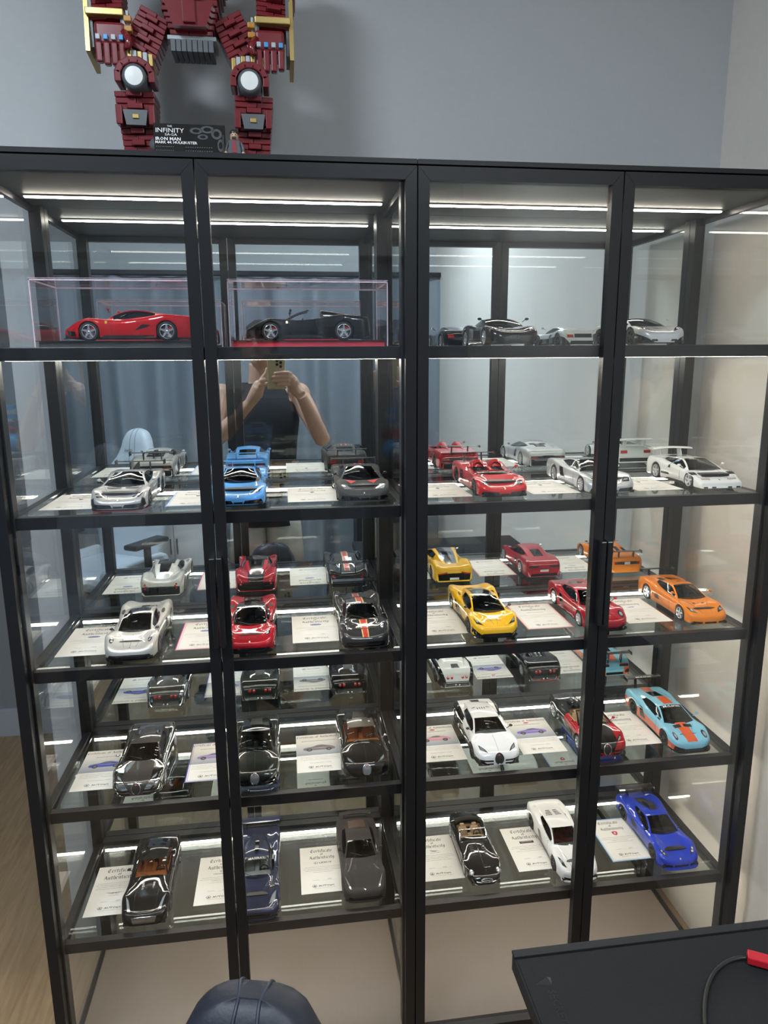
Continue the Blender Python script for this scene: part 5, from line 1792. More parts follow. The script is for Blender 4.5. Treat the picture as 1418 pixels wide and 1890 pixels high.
C(3, RX[1], 'red bordered certificate sheet between the yellow car and the ruby red coupe', body('MCLAREN 12C', 'Red'), 'word', '2245', border=mat('border_red', (.62, .12, .12), .6, noise=.03), name='McLaren Automotive')
C(3, RX[2], 'certificate sheet with mauve swoosh emblem, left of the orange car', body('MCLAREN F1', 'Orange'), 'swoosh', '1164')
V = ['Gateway Autoart Limited hereby certifies that', 'this 1/18 diecast authentic replica of the Bugatti', 'is a licensed product of Bugatti International']
C(4, LX[0], 'certificate with a blue printed car picture, left of the satin black and chrome car', V, None, '2089', photo=M_INKB, name='BUGATTI EB 16.4 VEYRON')
C(4, LX[1], 'purple edged certificate with a mauve printed car picture, fourth shelf', V, None, '0740', border=mat('border_purple', (.12, .10, .42), .6, noise=.03), photo=M_INKP, name='BUGATTI VEYRON GRAND SPORT')
C(4, LX[2], 'certificate with a grey printed car picture, left of the car with orange leather cabin', V, None, '0168', photo=mat('taupe_ink', (.20, .17, .17), .7, noise=.3, nscale=300), name='BUGATTI EB 16.4 VEYRON SANG NOIR')
C(4, RX[0], 'certificate with a pale rose printed car picture, left of the white and black car', V, 'macaron', '0118', photo=M_INKP2, name='BUGATTI VEYRON SUPER SPORT')
C(4, RX[1], 'certificate with a violet printed car picture, right of the white and black car', V, 'macaron', '0052', photo=mat('violet_ink', (.22, .16, .48), .7, noise=.35, nscale=300), name='BUGATTI VEYRON GRAND SPORT')
C(4, RX[2], 'plain certificate sheet left of the pale blue and orange racing car', body('MCLAREN 12C GT3', 'Blue'), 'word', '1108', name='McLaren GT')
C(5, LX[0], 'certificate with a winged emblem, left of the black coupe with orange cabin', ['Gateway Autoart Limited hereby certifies that', 'this 1/18 diecast authentic replica is a model of the', 'Aston Martin ONE-77 in Black Pearl and is an', 'authorized product of Aston Martin Lagonda Limited'], 'wings', '2577', hscale=1.12)
C(5, LX[1], 'certificate with a trident emblem, left of the midnight blue racing car', body('MASERATI MC12', 'Blue', 'is authorized by Maserati'), 'maserati', '0395', hscale=1.05)
C(5, LX[2], 'certificate with an oval L emblem, left of the matt brown grey coupe', body('LEXUS LFA NURBURGRING PACKAGE', 'MATT BLACK', 'Toyota Motor Corporation'), 'lexus', '1773')
C(5, RX[0], 'certificate with a leaping cat emblem, left of the open roadster', body('JAGUAR E-TYPE ROADSTER', 'Black', 'and is authorized by Jaguar Cars Limited'), 'leaper', '0663')
C(5, RX[1], 'certificate with a black box emblem, between the roadster and the white low coupe', body('HENNESSEY VENOM GT', 'White'), 'blackbox', '1287', hscale=1.08)
C(5, RX[2], 'blue bordered certificate with a red shield emblem, left of the royal blue car', body('GUMPERT APOLLO S', 'Blue'), 'shield', '1269', border=mat('border_cyan', (.05, .30, .62), .6, noise=.03))


# ================================================================== on top of the cabinets
M_MAROON = mat('toy_maroon', (.17, .012, .018), .25, coat=.4, noise=.08, nscale=60)
M_GOLD = mat('toy_gold', (.50, .36, .13), .3, metal=.6, noise=.08)
M_TGREY = mat('toy_grey', (.10, .11, .12), .35, noise=.1)
M_TLIGHT = mat('toy_light_grey', (.42, .46, .50), .35, noise=.05)
M_TBLUE = mat('toy_blue', (.05, .30, .62), .3, noise=.05)


def stack(mb, p0, p1, w0, w1, d0, d1, n, m, bev=.0022, gap=.0007):
    """limb made of n stacked bevelled bricks from p0 up to p1"""
    p0, p1 = Vector(p0), Vector(p1)
    ax = (p1 - p0)
    az = ax.normalized(); axx = (Vector((1, 0, 0)) - az * az.x).normalized(); ay = az.cross(axx)
    R = Matrix((axx, ay, az)).transposed().to_4x4()
    Ln = ax.length
    n = int(n * 1.7 + .5)
    bev = min(bev, .0014)
    for i in range(n):
        f = (i + .5) / n
        w = w0 + (w1 - w0) * f; d = d0 + (d1 - d0) * f
        M = Matrix.Translation(p0 + ax * f) @ R
        cuts = [-w / 2] + [w * c for c in ((-.2, .2) if i % 2 else (random.uniform(-.1, .1),))] + [w / 2]
        for a, b_ in zip(cuts, cuts[1:]):
            j = random.uniform(-.0016, .0016)
            in_ = .008 if (a == cuts[0] or b_ == cuts[-1]) else 0.0
            mb.box(a + gap / 2, b_ - gap / 2, -d / 2 + j + in_, d / 2 + j - in_, -Ln / n / 2 + gap / 2, Ln / n / 2 - gap / 2, m, bev=bev, M=M)


RB = thing('toy_robot', 'large brick built toy robot in dark red and gold on the cabinet top', 'toy robot', (-0.408, 0.215, ZT))


def rpart(name, mb, parent=RB, label=None):
    o = mb.build(name, parent)
    if label: o['label'] = label
    return o


for sg in (-1, 1):
    fx = .111 * sg
    b = MB()
    b.box(fx - .036, fx + .036, -.055, .055, 0, .016, M_MAROON, bev=.004)
    b.box(fx - .030, fx + .030, -.050, -.012, .016, .036, M_MAROON, bev=.005)
    b.lathe([(0, -.006), (.013, -.006), (.013, .006), (0, .006)], M_TGREY, 14, axis='y', M=Matrix.Translation((fx - sg * .034, -.045, .052)))
    rpart('foot', b)
    b = MB()
    stack(b, (fx, .0, .022), (fx * 1.02, -.004, .150), .056, .076, .075, .090, 7, M_MAROON)
    for s2 in (-1, 1):
        b.box(fx + s2 * .030 - .006, fx + s2 * .030 + .006, -.060, -.040, .085, .120, M_MAROON, bev=.002)
    b.prism([(fx - .018, .085), (fx + .018, .085), (fx + .023, .112), (fx - .023, .112)], 'y', -.056, -.042, M_TGREY)
    b.box(fx - .006, fx + .006, -.0585, -.056, .096, .104, M_GOLD, bev=.001)
    rpart('shin', b)
    b = MB()
    b.lathe([(0, -.030), (.0175, -.030), (.0225, -.026), (.024, .03), (0, .03)], M_TGREY, 20, axis='y', M=Matrix.Translation((fx - sg * .004, -.040, .166)))
    b.lathe([(0, -.0315), (.0165, -.0305)], mat('toy_white', (.78, .80, .78), .35, noise=.02), 20, axis='y', M=Matrix.Translation((fx - sg * .004, -.040, .166)))
    for k in range(7):
        a = PI * k / 6
        M = Matrix.Translation((fx - sg * .004 + .031 * math.cos(a), -.038, .168 + .028 * math.sin(a))) @ Matrix.Rotation(-a + PI / 2, 4, 'Y')
        b.box(-.0105, .0105, -.026, .026, -.006, .006, M_MAROON, bev=.002, M=M)
    rpart('knee', b)
    b = MB()
    hx = .066 * sg
    for k in range(7):
        M = Matrix.Translation((fx * .95 + (k - 3) * .0092, -.026 - .012 * math.cos((k - 3) * .45), .203 + sg * (k - 3) * .0005))
        b.box(-.0042, .0042, -.020, .03, -.011, .011, M_GOLD if k % 2 == 0 else M_TLIGHT, bev=.0015, M=M)
    rpart('thigh_band', b)
    b = MB()
    stack(b, (fx * .95, 0, .214), (hx, 0, .292), .066, .058, .075, .068, 5, M_MAROON)
    rpart('thigh', b)
    b = MB()
    for k in range(4):
        x = (fx * .95 + hx) / 2 + sg * (.030 + .0035 * k)
        b.box(x - .0025, x + .0025, -.046, -.034, .215, .285 - .004 * k, (M_TLIGHT, M_TGREY)[k % 2], bev=.0008)
    for k in range(2):
        b.box((fx * .8 + hx * .2) + sg * .012 - .007, (fx * .8 + hx * .2) + sg * .012 + .007, -.056, -.042, .246 + .017 * k, .256 + .017 * k, mat('toy_amber', (.48, .22, .03), .3, noise=.05), bev=.0015)
    rpart('thigh_piston', b)
b = MB()
b.box(-.046, .046, -.035, .035, .244, .252, M_TLIGHT, bev=.0015)
for k in range(8):
    b.box(-.040 + .0102 * k, -.0308 + .0102 * k, -.040, .02, .222, .2435, M_TGREY, bev=.001)
rpart('hip_plate', b)
b = MB()
stack(b, (0, 0, .252), (0, 0, .300), .078, .110, .085, .10, 3, M_MAROON)
b.prism([(-.030, .258), (.030, .258), (.046, .300), (-.046, .300)], 'y', -.062, -.04, M_MAROON)
b.box(-.012, .012, -.068, -.06, .262, .310, M_MAROON, bev=.002)
b.box(-.010, .010, -.070, -.062, .312, .324, M_TLIGHT, bev=.001)
rpart('pelvis', b)
b = MB()
stack(b, (0, 0, .302), (0, 0, .36), .10, .14, .10, .11, 3, M_MAROON)
stack(b, (0, 0, .362), (0, 0, .47), .20, .25, .12, .13, 4, M_MAROON)
b.box(-.018, .018, -.062, -.05, .325, .335, M_GOLD, bev=.001)
rpart('torso', b)
b = MB()
b.box(-.03, .03, -.035, .035, .472, .52, M_MAROON, bev=.006).box(-.02, .02, -.039, -.033, .488, .498, M_TLIGHT, bev=.001)
rpart('head', b)
for sg in (-1, 1):
    b = MB()
    stack(b, (.165 * sg, 0, .34), (.15 * sg, 0, .45), .07, .085, .08, .09, 4, M_MAROON)
    b.ball((.148 * sg, 0, .455), (.055, .058, .04), M_MAROON, seg=14)
    rpart('upper_arm', b)
    b = MB()
    stack(b, (.155 * sg, -.02, .265), (.163 * sg, 0, .345), .062, .078, .06, .08, 5, M_MAROON)
    b.box(.155 * sg - .034, .155 * sg + .034, -.056, .03, .272, .284, M_GOLD, bev=.0015)
    rpart('forearm', b)
    b = MB()
    b.prism([(-.05, .212), (.03, .20), (.035, .37), (-.035, .37)], 'x', .190 * sg - .004, .190 * sg + .004, M_GOLD)
    b.box(.184 * sg - .004, .184 * sg + .004, -.04, .028, .222, .36, M_TGREY)
    rpart('arm_guard', b)
    b = MB()
    b.box(.148 * sg - .028, .148 * sg + .028, -.055, .01, .222, .262, M_MAROON, bev=.006)
    for k in range(4):
        x = .148 * sg - .021 + .014 * k
        z0 = .185 + .004 * abs(k - 1.5)
        b.box(x - .006, x + .006, -.060, -.044, z0, .226, M_MAROON, bev=.003)
        b.box(x - .004, x + .004, -.061, -.05, .229, .238, (M_TLIGHT, M_TBLUE)[k % 2], bev=.001)
    b.tube([(.148 * sg - sg * .026, -.05, .245), (.148 * sg - sg * .036, -.062, .228), (.148 * sg - sg * .032, -.066, .212)], [.008, .0075, .006], M_MAROON, 8)
    rpart('hand', b)

# information plaque
t = thing('plaque', 'black information plaque with white lettering in front of the toy robot', 'plaque', (-0.417, 0.120, ZT), (math.radians(-9), 0, 0))
MB().box(-.0665, .0665, 0, .003, .0, .083, M_GLOSSBLACK).build('panel', t)
MB().prism([(.003, 0), (.03, 0), (.003, .035)], 'x', -.02, .02, M_BLACKP).build('easel_foot', t)
b = MB()
PP = lambda x, y: (x, -.00025, y)
put_text(b, 'THE', -.037, .0765, .0035, M_INKW, PP)
put_text(b, 'INFINITY', -.037, .0665, .0085, M_INKW, PP, width=.053)
put_text(b, 'SAGA', -.035, .0605, .0048, M_INKW, PP, width=.023)
put_text(b, 'IRON MAN', -.0405, .0520, .0060, M_INKW, PP, width=.047, bold=.03)
put_text(b, 'MARK 44: HULKBUSTER', -.0255, .0460, .0048, M_INKW, PP, width=.078, bold=.03)
for k, (a, c_) in enumerate([('ARMOUR CLASS', 'HEAVY COMBAT'), ('COLOUR SCHEME', 'RED AND GOLD'), ('STATUS', 'IN SERVICE'), ('HEIGHT', 'ELEVEN FEET'), ('SPEED', 'SUBSONIC')][:5]):
    put_text(b, '- ' * 9, -.047, .0395 - .0068 * k, .0026, M_INKW, PP, width=.032)
    put_text(b, '- ' * 12, .016, .0395 - .0068 * k, .0026, M_INKW, PP, width=.05)
b.build('lettering', t)
b = MB()
M_LINE = mat('line_art', (.045, .05, .055), .6, noise=.3)
for cx, cy, rx, ry in [(.012, .071, .012, .006), (.033, .074, .013, .007), (.024, .060, .010, .005), (.050, .066, .010, .010), (.057, .045, .006, .012)]:
    P = [[(cx + rx * math.cos(a), -.0002, cy + ry * math.sin(a)), (cx + .55 * rx * math.cos(a), -.0002, cy + .55 * ry * math.sin(a))] for a in np.linspace(0, 2 * PI, 15)]
    b.grid(P, M_LINE, smooth=False)
b.build('line_drawing', t)

t = thing('toy_figure', 'tiny toy figure with dark hair and grey suit beside the plaque', 'toy figure', (-0.334, 0.13, ZT))
M_SUIT = mat('suit_grey', (.09, .095, .11), .4, noise=.05)
M_TSKIN = mat('toy_skin', (.55, .33, .22), .4, noise=.03)
b = MB()
for sg in (-1, 1):
    b.box(sg * .0056 - .005, sg * .0056 + .005, -.006, .006, 0, .030, mat('trouser_grey', (.25, .26, .28), .5, noise=.05), bev=.001)
b.build('leg', t)
b = MB(); b.prism([(-.012, .030), (.012, .030), (.0095, .054), (-.0095, .054)], 'y', -.006, .006, M_SUIT); tor = b.build('torso', t)
MB().prism([(-.004, .032), (.004, .032), (.003, .053), (-.003, .053)], 'y', -.0068, -.006, mat('waistcoat', (.30, .02, .03), .5, noise=.05)).build('waistcoat', t)
b = MB()
for sg in (-1, 1):
    b.tube([(sg * .0115, 0, .051), (sg * .016, -.001, .042), (sg * .0165, -.006, .033)], [.0035, .0034, .003], M_SUIT, 8).ball((sg * .0165, -.007, .031), .0035, M_TSKIN, seg=8)
b.build('arm', t)
b = MB().lathe([(0, .054), (.0065, .0545), (.0075, .057), (.0075, .067), (.0065, .069), (0, .069)], M_TSKIN, 16)
for sg in (-1, 1): b.ball((sg * .0028, -.0072, .064), .0009, M_INK, seg=6)
b.build('head', t)
b = MB().ball((0, .001, .068), (.0088, .0088, .007), mat('toy_hair', (.03, .02, .015), .4, noise=.1), seg=12).box(-.004, .004, -.0085, -.006, .056, .0605, MATS['toy_hair'], bev=.0008)
b.build('hair', t)
MB().box(-.0225, -.0185, -.009, -.006, .02, .062, M_BLACKP, bev=.0006).build('tool', t)

# ================================================================== desk and chairs in front
M_DESK = mat('desk_black', (.022, .023, .025), .6, noise=.12, nscale=220, bump=.08, spec=.3)
M_MATT = mat('desk_mat_leather', (.014, .015, .0165), .7, noise=.25, nscale=260, bump=.2, spec=.25)
M_EMB = mat('embossed_mark', (.003, .003, .003), .4, noise=.1)
DZ = .75
t = thing('desk', 'black desk at lower right covered by a black mat', 'desk', (.453, -.86, 0))
MB().box(-.40, .40, -.35, .35, DZ - .032, DZ - .0035, M_DESK, bev=.003).build('desktop', t)
b = MB().box(-.40, .40, .337, .3505, DZ - .0034, DZ + .0012, M_DESK, bev=.0006)
b.build('rear_lip', t)
for sx in (-.33, .33):
    b = MB().box(sx - .035, sx + .035, -.04, .04, .03, DZ - .032, M_FRAME, bev=.004).box(sx - .04, sx + .04, -.32, .32, 0.001, .03, M_FRAME, bev=.006)
    b.build('leg', t)
b = MB().box(-.33, .33, -.02, .02, DZ - .09, DZ - .04, M_FRAME, bev=.003)
b.build('crossbar', t)
t2 = thing('desk_mat', 'black leather look desk mat with an embossed triangle mark', 'desk mat', (.453, -.868, DZ - .0034))
MB().box(-.398, .396, -.338, .336 + .006, 0, .0034, M_MATT, bev=.0012).build('mat', t2)
b = MB()
ex, ey, ez = .084 - .453, -.567 + .868, .0036
flat(b, [(ex - .016, ey - .006), (ex + .006, ey - .010), (ex + .003, ey + .004)], M_EMB, ez)
flat(b, [(ex + .004, ey + .0045), (ex + .007, ey - .0095), (ex + .0095, ey + .003)], mat('embossed_mark_light', (.05, .05, .052), .4, noise=.1), ez)
put_text(b, 'SECRETLAB', 0, 0, .0115, M_EMB, lambda a, c_: (ex - .003 + c_, ey - .058 - a, ez), width=.082, bold=.02)
b.build('embossed_mark', t2)
# red plug and cable
t = thing('usb_plug', 'red plug with a black cable on the desk mat', 'plug', (.402, -.588, DZ), (0, 0, math.radians(-30)))
MB().box(-.016, .022, -.009, .009, .004, .016, mat('plug_red', (.55, .015, .03), .35, noise=.05), bev=.002).build('housing', t)
MB().box(.022, .034, -.006, .006, .006, .011, M_CHROME).build('connector', t)
b = MB(); pts = []
for u in np.linspace(0, 1, 22):
    pts.append((-.014 - .062 * math.sin(u * 1.9), -.001 - .16 * u * u - .02 * u, .009 - .0045 * min(1, u * 3)))
b.tube(pts, .0032, M_BLACKP, 8); b.build('cable', t)


def gaming_chair(name, label, loc, rot, leather, seam, accent, dz=0.0, kb=1.0):
    zk = lambda z: .50 + (z - .50) * kb if z < 1.14 else .50 + .64 * kb + (z - 1.14)
    t = thing('desk_chair' if name is None else name, label, 'chair', loc, (0, 0, rot), 'high backed desk chairs')
    b = MB().box(-.26, .26, -.26, .25, .44, .53, leather, bev=.035)
    for sg in (-1, 1): b.box(sg * .235 - .045, sg * .235 + .045, -.25, .22, .46, .57, leather, bev=.035)
    up = (0, 0, dz)
    b.build('seat', t, up)
    # tall back: outline narrows to a rounded headrest
    prof = [(.50, .20), (.62, .24), (.80, .265), (.95, .255), (1.02, .20), (1.08, .140), (1.14, .104), (1.19, .088), (1.225, .068), (1.243, .043), (1.25, .012)]
    f = pchip(prof)
    rows = []
    zs = list(np.linspace(.50, 1.22, 22)) + [1.23, 1.238, 1.244, 1.248, 1.25]
    for z in zs:
        w = f(z); lean = .22 + (z - .5) * .16
        th = .048 if z < 1.18 else .048 * max(.25, math.sqrt(max(0, 1 - ((z - 1.18) / .0705) ** 2)))
        r = []
        for k in range(24):
            a = 2 * PI * k / 24
            ca, sa = math.cos(a), math.sin(a)
            r.append((w * math.copysign(abs(ca) ** .55, ca), lean + th * math.copysign(abs(sa) ** .7, sa) - .03 * (abs(ca) ** 3) * (1 if z < 1.0 else .25), zk(z)))
        rows.append(r + r[:1])
    b = MB(); b.grid(rows, leather)
    b.add(rows[-1][:-1], [tuple(range(24))], leather); b.add(rows[0][:-1], [tuple(range(24))[::-1]], leather)
    bk = b.build('backrest', t, up)
    for off in (-.018, .018):
        b = MB(); P = []
        for z in zs[10:-1]:
            w = f(z); lean = .22 + (z - .5) * .16
            th = .048 if z < 1.18 else .048 * max(.25, math.sqrt(max(0, 1 - ((z - 1.18) / .0705) ** 2)))
            P.append((off + (0.0 if z < 1.2 else -off * .3 * (z - 1.2) / .05), lean - th - .0005, zk(z)))
        for z in zs[::-1][1:10]:
            lean = .22 + (z - .5) * .16
            th = .048 if z < 1.18 else .048 * max(.25, math.sqrt(max(0, 1 - ((z - 1.18) / .0705) ** 2)))
            P.append((off, lean + th + .0005, zk(z)))
        b.tube(P, .0022, seam, 6); b.build('piping', bk)
    b = MB()
    put_text(b, accent, 0, 0, .016, M_EMB, lambda a, c_: (.02 + a * .9, .22 + .62 * .16 - .052 + c_ * .0, 1.12 + c_)) if accent else None
    if accent: b.build('lettering', bk)
    for sg in ((-1, 1) if accent else ()):
        b = MB().box(sg * .31 - .045, sg * .31 + .045, -.13, .13, .66, .69, M_BLACKP, bev=.012)
        b.tube([(sg * .26, 0, .46), (sg * .31, 0, .47), (sg * .31, 0, .66)], .02, M_BLACKP, 10); b.build('armrest', t, up)
    MB().tube([(0, 0, .08), (0, 0, .30)], .032, M_BLACKP, 14).tube([(0, 0, .30), (0, 0, .43 + dz)], .02, M_FRAME, 12).box(-.1, .1, -.12, .12, .41 + dz, .439 + dz, M_BLACKP, bev=.006).build('gas_lift', t)
    b = MB()
    for k in range(5):
        a = 2 * PI * k / 5
        b.tube([(0, 0, .10), (.16 * math.cos(a), .16 * math.sin(a), .095), (.32 * math.cos(a), .32 * math.sin(a), .075)], [.035, .026, .018], M_FRAME, 8)
    b.build('base', t)
    for k in range(5):
        a = 2 * PI * k / 5
        b = MB().lathe([(0, -.022), (.026, -.022), (.030, -.016), (.030, .016), (.026, .022), (0, .022)], M_BLACKP, 14, axis='y', M=Matrix.Translation((.32 * math.cos(a), .32 * math.sin(a), .031)) @ Matrix.Rotation(a, 4, 'Z'))
        b.tube([(.32 * math.cos(a), .32 * math.sin(a), .045), (.32 * math.cos(a), .32 * math.sin(a), .08)], .008, M_FRAME, 8); b.build('caster', t)
    return t


M_NAVY = mat('navy_leather', (.014, .018, .030), .5, noise=.12, nscale=160, bump=.2)
M_SEAMN = mat('navy_seam', (.026, .034, .055), .45, noise=.1)
M_ICE = mat('ice_leather', (.58, .64, .70), .45, noise=.04, nscale=160, bump=.1)
M_SEAMG = mat('grey_seam', (.30, .34, .38), .5, noise=.05)
# the tip of the dark chair shows at the bottom edge of the picture
rc = math.radians(-14)
tip = Vector((-.320, -.668))
hx = .22 + .75 * .16
gaming_chair(None, 'navy leather desk chair, only its rounded top showing at the bottom edge', (tip.x + hx * math.sin(rc), tip.y - hx * math.cos(rc), 0), rc, M_NAVY, M_SEAMN, None, 0.0, .444)
gaming_chair(None, 'pale ice blue desk chair before the curtain, seen only in the mirror', (-1.27, -1.86, 0), math.radians(-148), M_ICE, M_SEAMG, 'TITAN', -.014)

# ================================================================== things behind the photographer, seen in the mirror
M_CURT = mat('slate_curtain', (.24, .275, .31), .85, noise=.10, nscale=90)
t = thing('curtain', 'slate grey floor length curtain on a dark rail, seen in the mirror', 'curtain', (0, -2.97, 0))
b = MB()
n = 300
x0, x1 = -2.45, .93
ph = 0
rowA, rowB, rowC = [], [], []
front, back = [], []
for i in range(n + 1):
    x = x0 + (x1 - x0) * i / n
    ph += .26 + .09 * math.sin(i * .21) + .05 * math.sin(i * .067)
    yy = .052 * math.sin(ph) + .022 * math.sin(ph * .47 + 1)
    front.append((x, yy)); back.append((x, yy - .003))
P = []
for z, k in ((.015, 1.15), (.6, 1.05), (1.2, 1.0), (1.8, .9), (2.08, .75), (2.165, .5)):
    P.append([(x + .01 * math.sin(z * 3 + x * 5), y * k, z) for x, y in front])
b.grid(P, M_CURT)
P2 = [[(x, y - .004, z) for x, y, z in r] for r in P]
b.grid(P2, M_CURT, flip=True)
b.grid([P[0], P2[0]], M_CURT, flip=True); b.grid([P[-1], P2[-1]], M_CURT)
b.build('cloth', t)
MB().box(-2.5, .95, -.045, .05, 2.17, 2.20, M_BLACKP, bev=.004).build('rail', t)

t = thing('storage_cabinet', 'low white two door storage cabinet by the curtain, seen in the mirror', 'cabinet', (-.98, -2.655, 0))
M_WLAC = mat('white_lacquer', (.66, .68, .70), .4, noise=.02)
MB().box(-.27, .27, -.2, .2, .03, .64, M_WLAC, bev=.003).box(-.25, .25, -.18, .18, 0, .03, M_BLACKP).build('carcass', t)
for sg in (-1, 1):
    d = MB().box(min(0, sg * .268) + .0015, max(0, sg * .268) - .0015, .2005, .217, .035, .636, M_WLAC, bev=.001).build('door', t)
    MB().box(sg * .02 - .004, sg * .02 + .004, .2172, .228, .40, .5, M_BLACKP).build('handle', d)
t = thing('floor_speaker', 'black floor speaker with a ball on a wedge column, seen in the mirror', 'speaker', (-1.40, -2.66, 0))
MB().prism([(-.07, 0), (.07, 0), (.055, .40), (-.03, .44)], 'y', -.07, .07, M_BLACKP).build('column', t)
b = MB().ball((0.01, 0, .500), (.062, .062, .062), M_BLACKP, seg=20); b.build('ball', t)
t = thing('side_table', 'pale blue topped table on the left, seen in the mirror', 'table', (-2.12, -1.9, 0))
MB().box(-.45, .45, -.7, .7, .665, .69, mat('pale_blue_top', (.46, .56, .62), .4, noise=.03), bev=.003).build('table_top', t)
for sx in (-.42, .42):
    for sy in (-.66, .66):
        MB().box(sx - .02, sx + .02, sy - .02, sy + .02, 0, .665, M_WLAC, bev=.002).build('leg', t)

t = thing('pedestal', 'tall narrow black pedestal by the curtain end, seen in the mirror', 'pedestal', (.33, -2.55, 0))
MB().box(-.13, .13, -.13, .13, .02, 1.03, M_FRAME, bev=.004).box(-.15, .15, -.15, .15, 0, .02, M_FRAME, bev=.003).build('column', t)
MB().box(-.15, .15, -.15, .15, 1.03, 1.05, M_FRAME, bev=.003).build('top', t)
t = thing('toy_sculpture', 'colourful toy sculpture with a blue ball, seen in the mirror', 'toy', (.33, -2.55, 1.05))
b = MB().box(-.09, .09, -.06, .06, 0, .015, M_TGREY, bev=.002); b.build('base', t)
b = MB().ball((0, .02, .075), (.055, .055, .06), MATS['toy_blue'], seg=16); b.build('ball', t)
b = MB()
for k, (dx, z, m_) in enumerate([(-.02, .155, M_MAROON), (.02, .165, MATS['plug_red']), (-.01, .195, M_TGREY), (.015, .21, M_TLIGHT), (0, .24, M_TBLUE), (-.008, .265, M_TLIGHT), (.004, .29, M_TBLUE)]):
    b.box(dx - .03, dx + .03, -.025, .03, z - .018, z + .018, m_, bev=.006)
b.tube([(0, 0, .12), (0, 0, .28)], .012, M_TGREY, 8)
b.build('body', t)

# light switch on the recessed wall
t = thing('light_switch', 'white double light switch plate on the recessed wall', 'switch', (-1.27, 1.737, .84))
MB().box(-.06, .06, -.009, -.0005, -.045, .045, M_WLAC, bev=.002).build('plate', t)
for sx in (-.027, .027):
    MB().box(sx - .024, sx + .024, -.0125, -.0091, -.034, .034, M_WLAC, bev=.0015).build('rocker', t)

# ================================================================== the photographer
M_SKIN = mat('skin', (.56, .34, .245), .5, noise=.06, nscale=30, bump=.05)
M_TANK = mat('charcoal_knit', (.016, .018, .024), .85, noise=.2, nscale=300)
M_SHORTS = mat('pale_cotton', (.50, .49, .46), .85, noise=.08, nscale=60)
M_HAIR = mat('black_hair', (.012, .010, .010), .5, noise=.3, nscale=200)
PX, PY = -.372, -1.735
person = thing('person', 'person in a black sleeveless top and pale shorts holding up a phone', 'person', (PX, PY, 0))
sk = MB()


def loft(mb, rings, m, n=26, cap=True, pw_=.8):
    rows = []
    for cx, cy, z, rx, ry in rings:
        r = []
        for k in range(n):
            a = 2 * PI * k / n
            ca, sa = math.cos(a), math.sin(a)
            r.append((cx + rx * math.copysign(abs(ca) ** pw_, ca), cy + ry * math.copysign(abs(sa) ** pw_, sa), z))
        rows.append(r + r[:1])
    mb.grid(rows, m)
    if cap:
        mb.add(rows[0][:-1], [tuple(range(n))[::-1]], m); mb.add(rows[-1][:-1], [tuple(range(n))], m)


# torso, neck, head (local to the person's feet)
loft(sk, [(0, 0, .80, .150, .105), (0, 0, .92, .160, .112), (0, .005, 1.04, .148, .102), (0, .005, 1.18, .165, .108), (0, .0, 1.32, .185, .115), (0, -.005, 1.41, .190, .105), (0, -.01, 1.465, .15, .08), (0, 0, 1.495, .08, .065)], M_SKIN)
sk.tube([(0, -.005, 1.44), (0, .015, 1.52), (.005, .035, 1.60)], [.070, .060, .058], M_SKIN, 16)
hc = Vector((.01, .055, 1.685))
sk.ball((hc.x, hc.y - .012, hc.z + .018), (.076, .094, .095), M_SKIN, seg=24)
sk.ball((hc.x, hc.y + .022, hc.z - .048), (.058, .066, .062), M_SKIN, seg=20)
sk.tube([(hc.x, hc.y + .082, hc.z + .018), (hc.x, hc.y + .100, hc.z - .012), (hc.x, hc.y + .098, hc.z - .022)], [.008, .013, .012], M_SKIN, 8)
for sg in (-1, 1):
    sk.ball((hc.x + sg * .078, hc.y - .008, hc.z + .002), (.011, .020, .032), M_SKIN, seg=10)
    sk.ball((hc.x + sg * .004, hc.y + .086, hc.z - .055), (.022, .008, .0065), M_SKIN, seg=10)
LP = lambda x, y, z: Vector((x - PX, y - PY, z))
sh = {1: LP(-.170, -1.725, 1.440), -1: LP(-.575, -1.725, 1.440)}
el = {1: LP(-.058, -1.575, 1.205), -1: LP(-.610, -1.585, 1.215)}
wr = {1: LP(-.165, -1.452, 1.445), -1: LP(-.418, -1.462, 1.412)}
for sg in (-1, 1):
    sk.ball(sh[sg], (.060, .058, .060), M_SKIN, seg=16)
    s0, e0, w0 = sh[sg], el[sg], wr[sg]
    sk.tube([s0.lerp(LP(PX, PY, 1.42), .25), s0, s0.lerp(e0, .35), s0.lerp(e0, .75), e0, e0.lerp(w0, .05)], [.055, .055, .053, .043, .040, .036], M_SKIN, 14)
    sk.tube([e0.lerp(s0, .06), e0, e0.lerp(w0, .25), e0.lerp(w0, .65), w0], [.037, .041, .044, .034, .027], M_SKIN, 14)
    hipx = .088 * sg
    sk.tube([(hipx, 0, .88), (hipx * 1.05, .01, .70), (hipx * 1.1, .015, .50), (hipx * 1.1, .0, .42), (hipx * 1.12, -.012, .30), (hipx * 1.12, -.01, .10), (hipx * 1.12, 0, .055)], [.085, .080, .058, .050, .055, .036, .036], M_SKIN, 16)
    sk.tube([(hipx * 1.12, -.055, .038), (hipx * 1.12, .02, .048), (hipx * 1.2, .11, .030), (hipx * 1.22, .165, .019)], [.034, .042, .034, .016], M_SKIN, 12)

# phone frame: same bearing as the view, just behind its lens
CR = Matrix.LocRotScale(Vector(CAM_LOC), __import__('mathutils').Euler(CAM_ROT), None)
ph = lambda x, y, z: LP(*(CR @ Vector((x, y, z))))
# right hand: palm beside the phone, four fingers across its back, thumb behind
def finger(pts, r):
    sk.tube(pts, r, M_SKIN, 10)
    for p, q in zip(pts, r): sk.ball(p, q * 1.0, M_SKIN, seg=10)


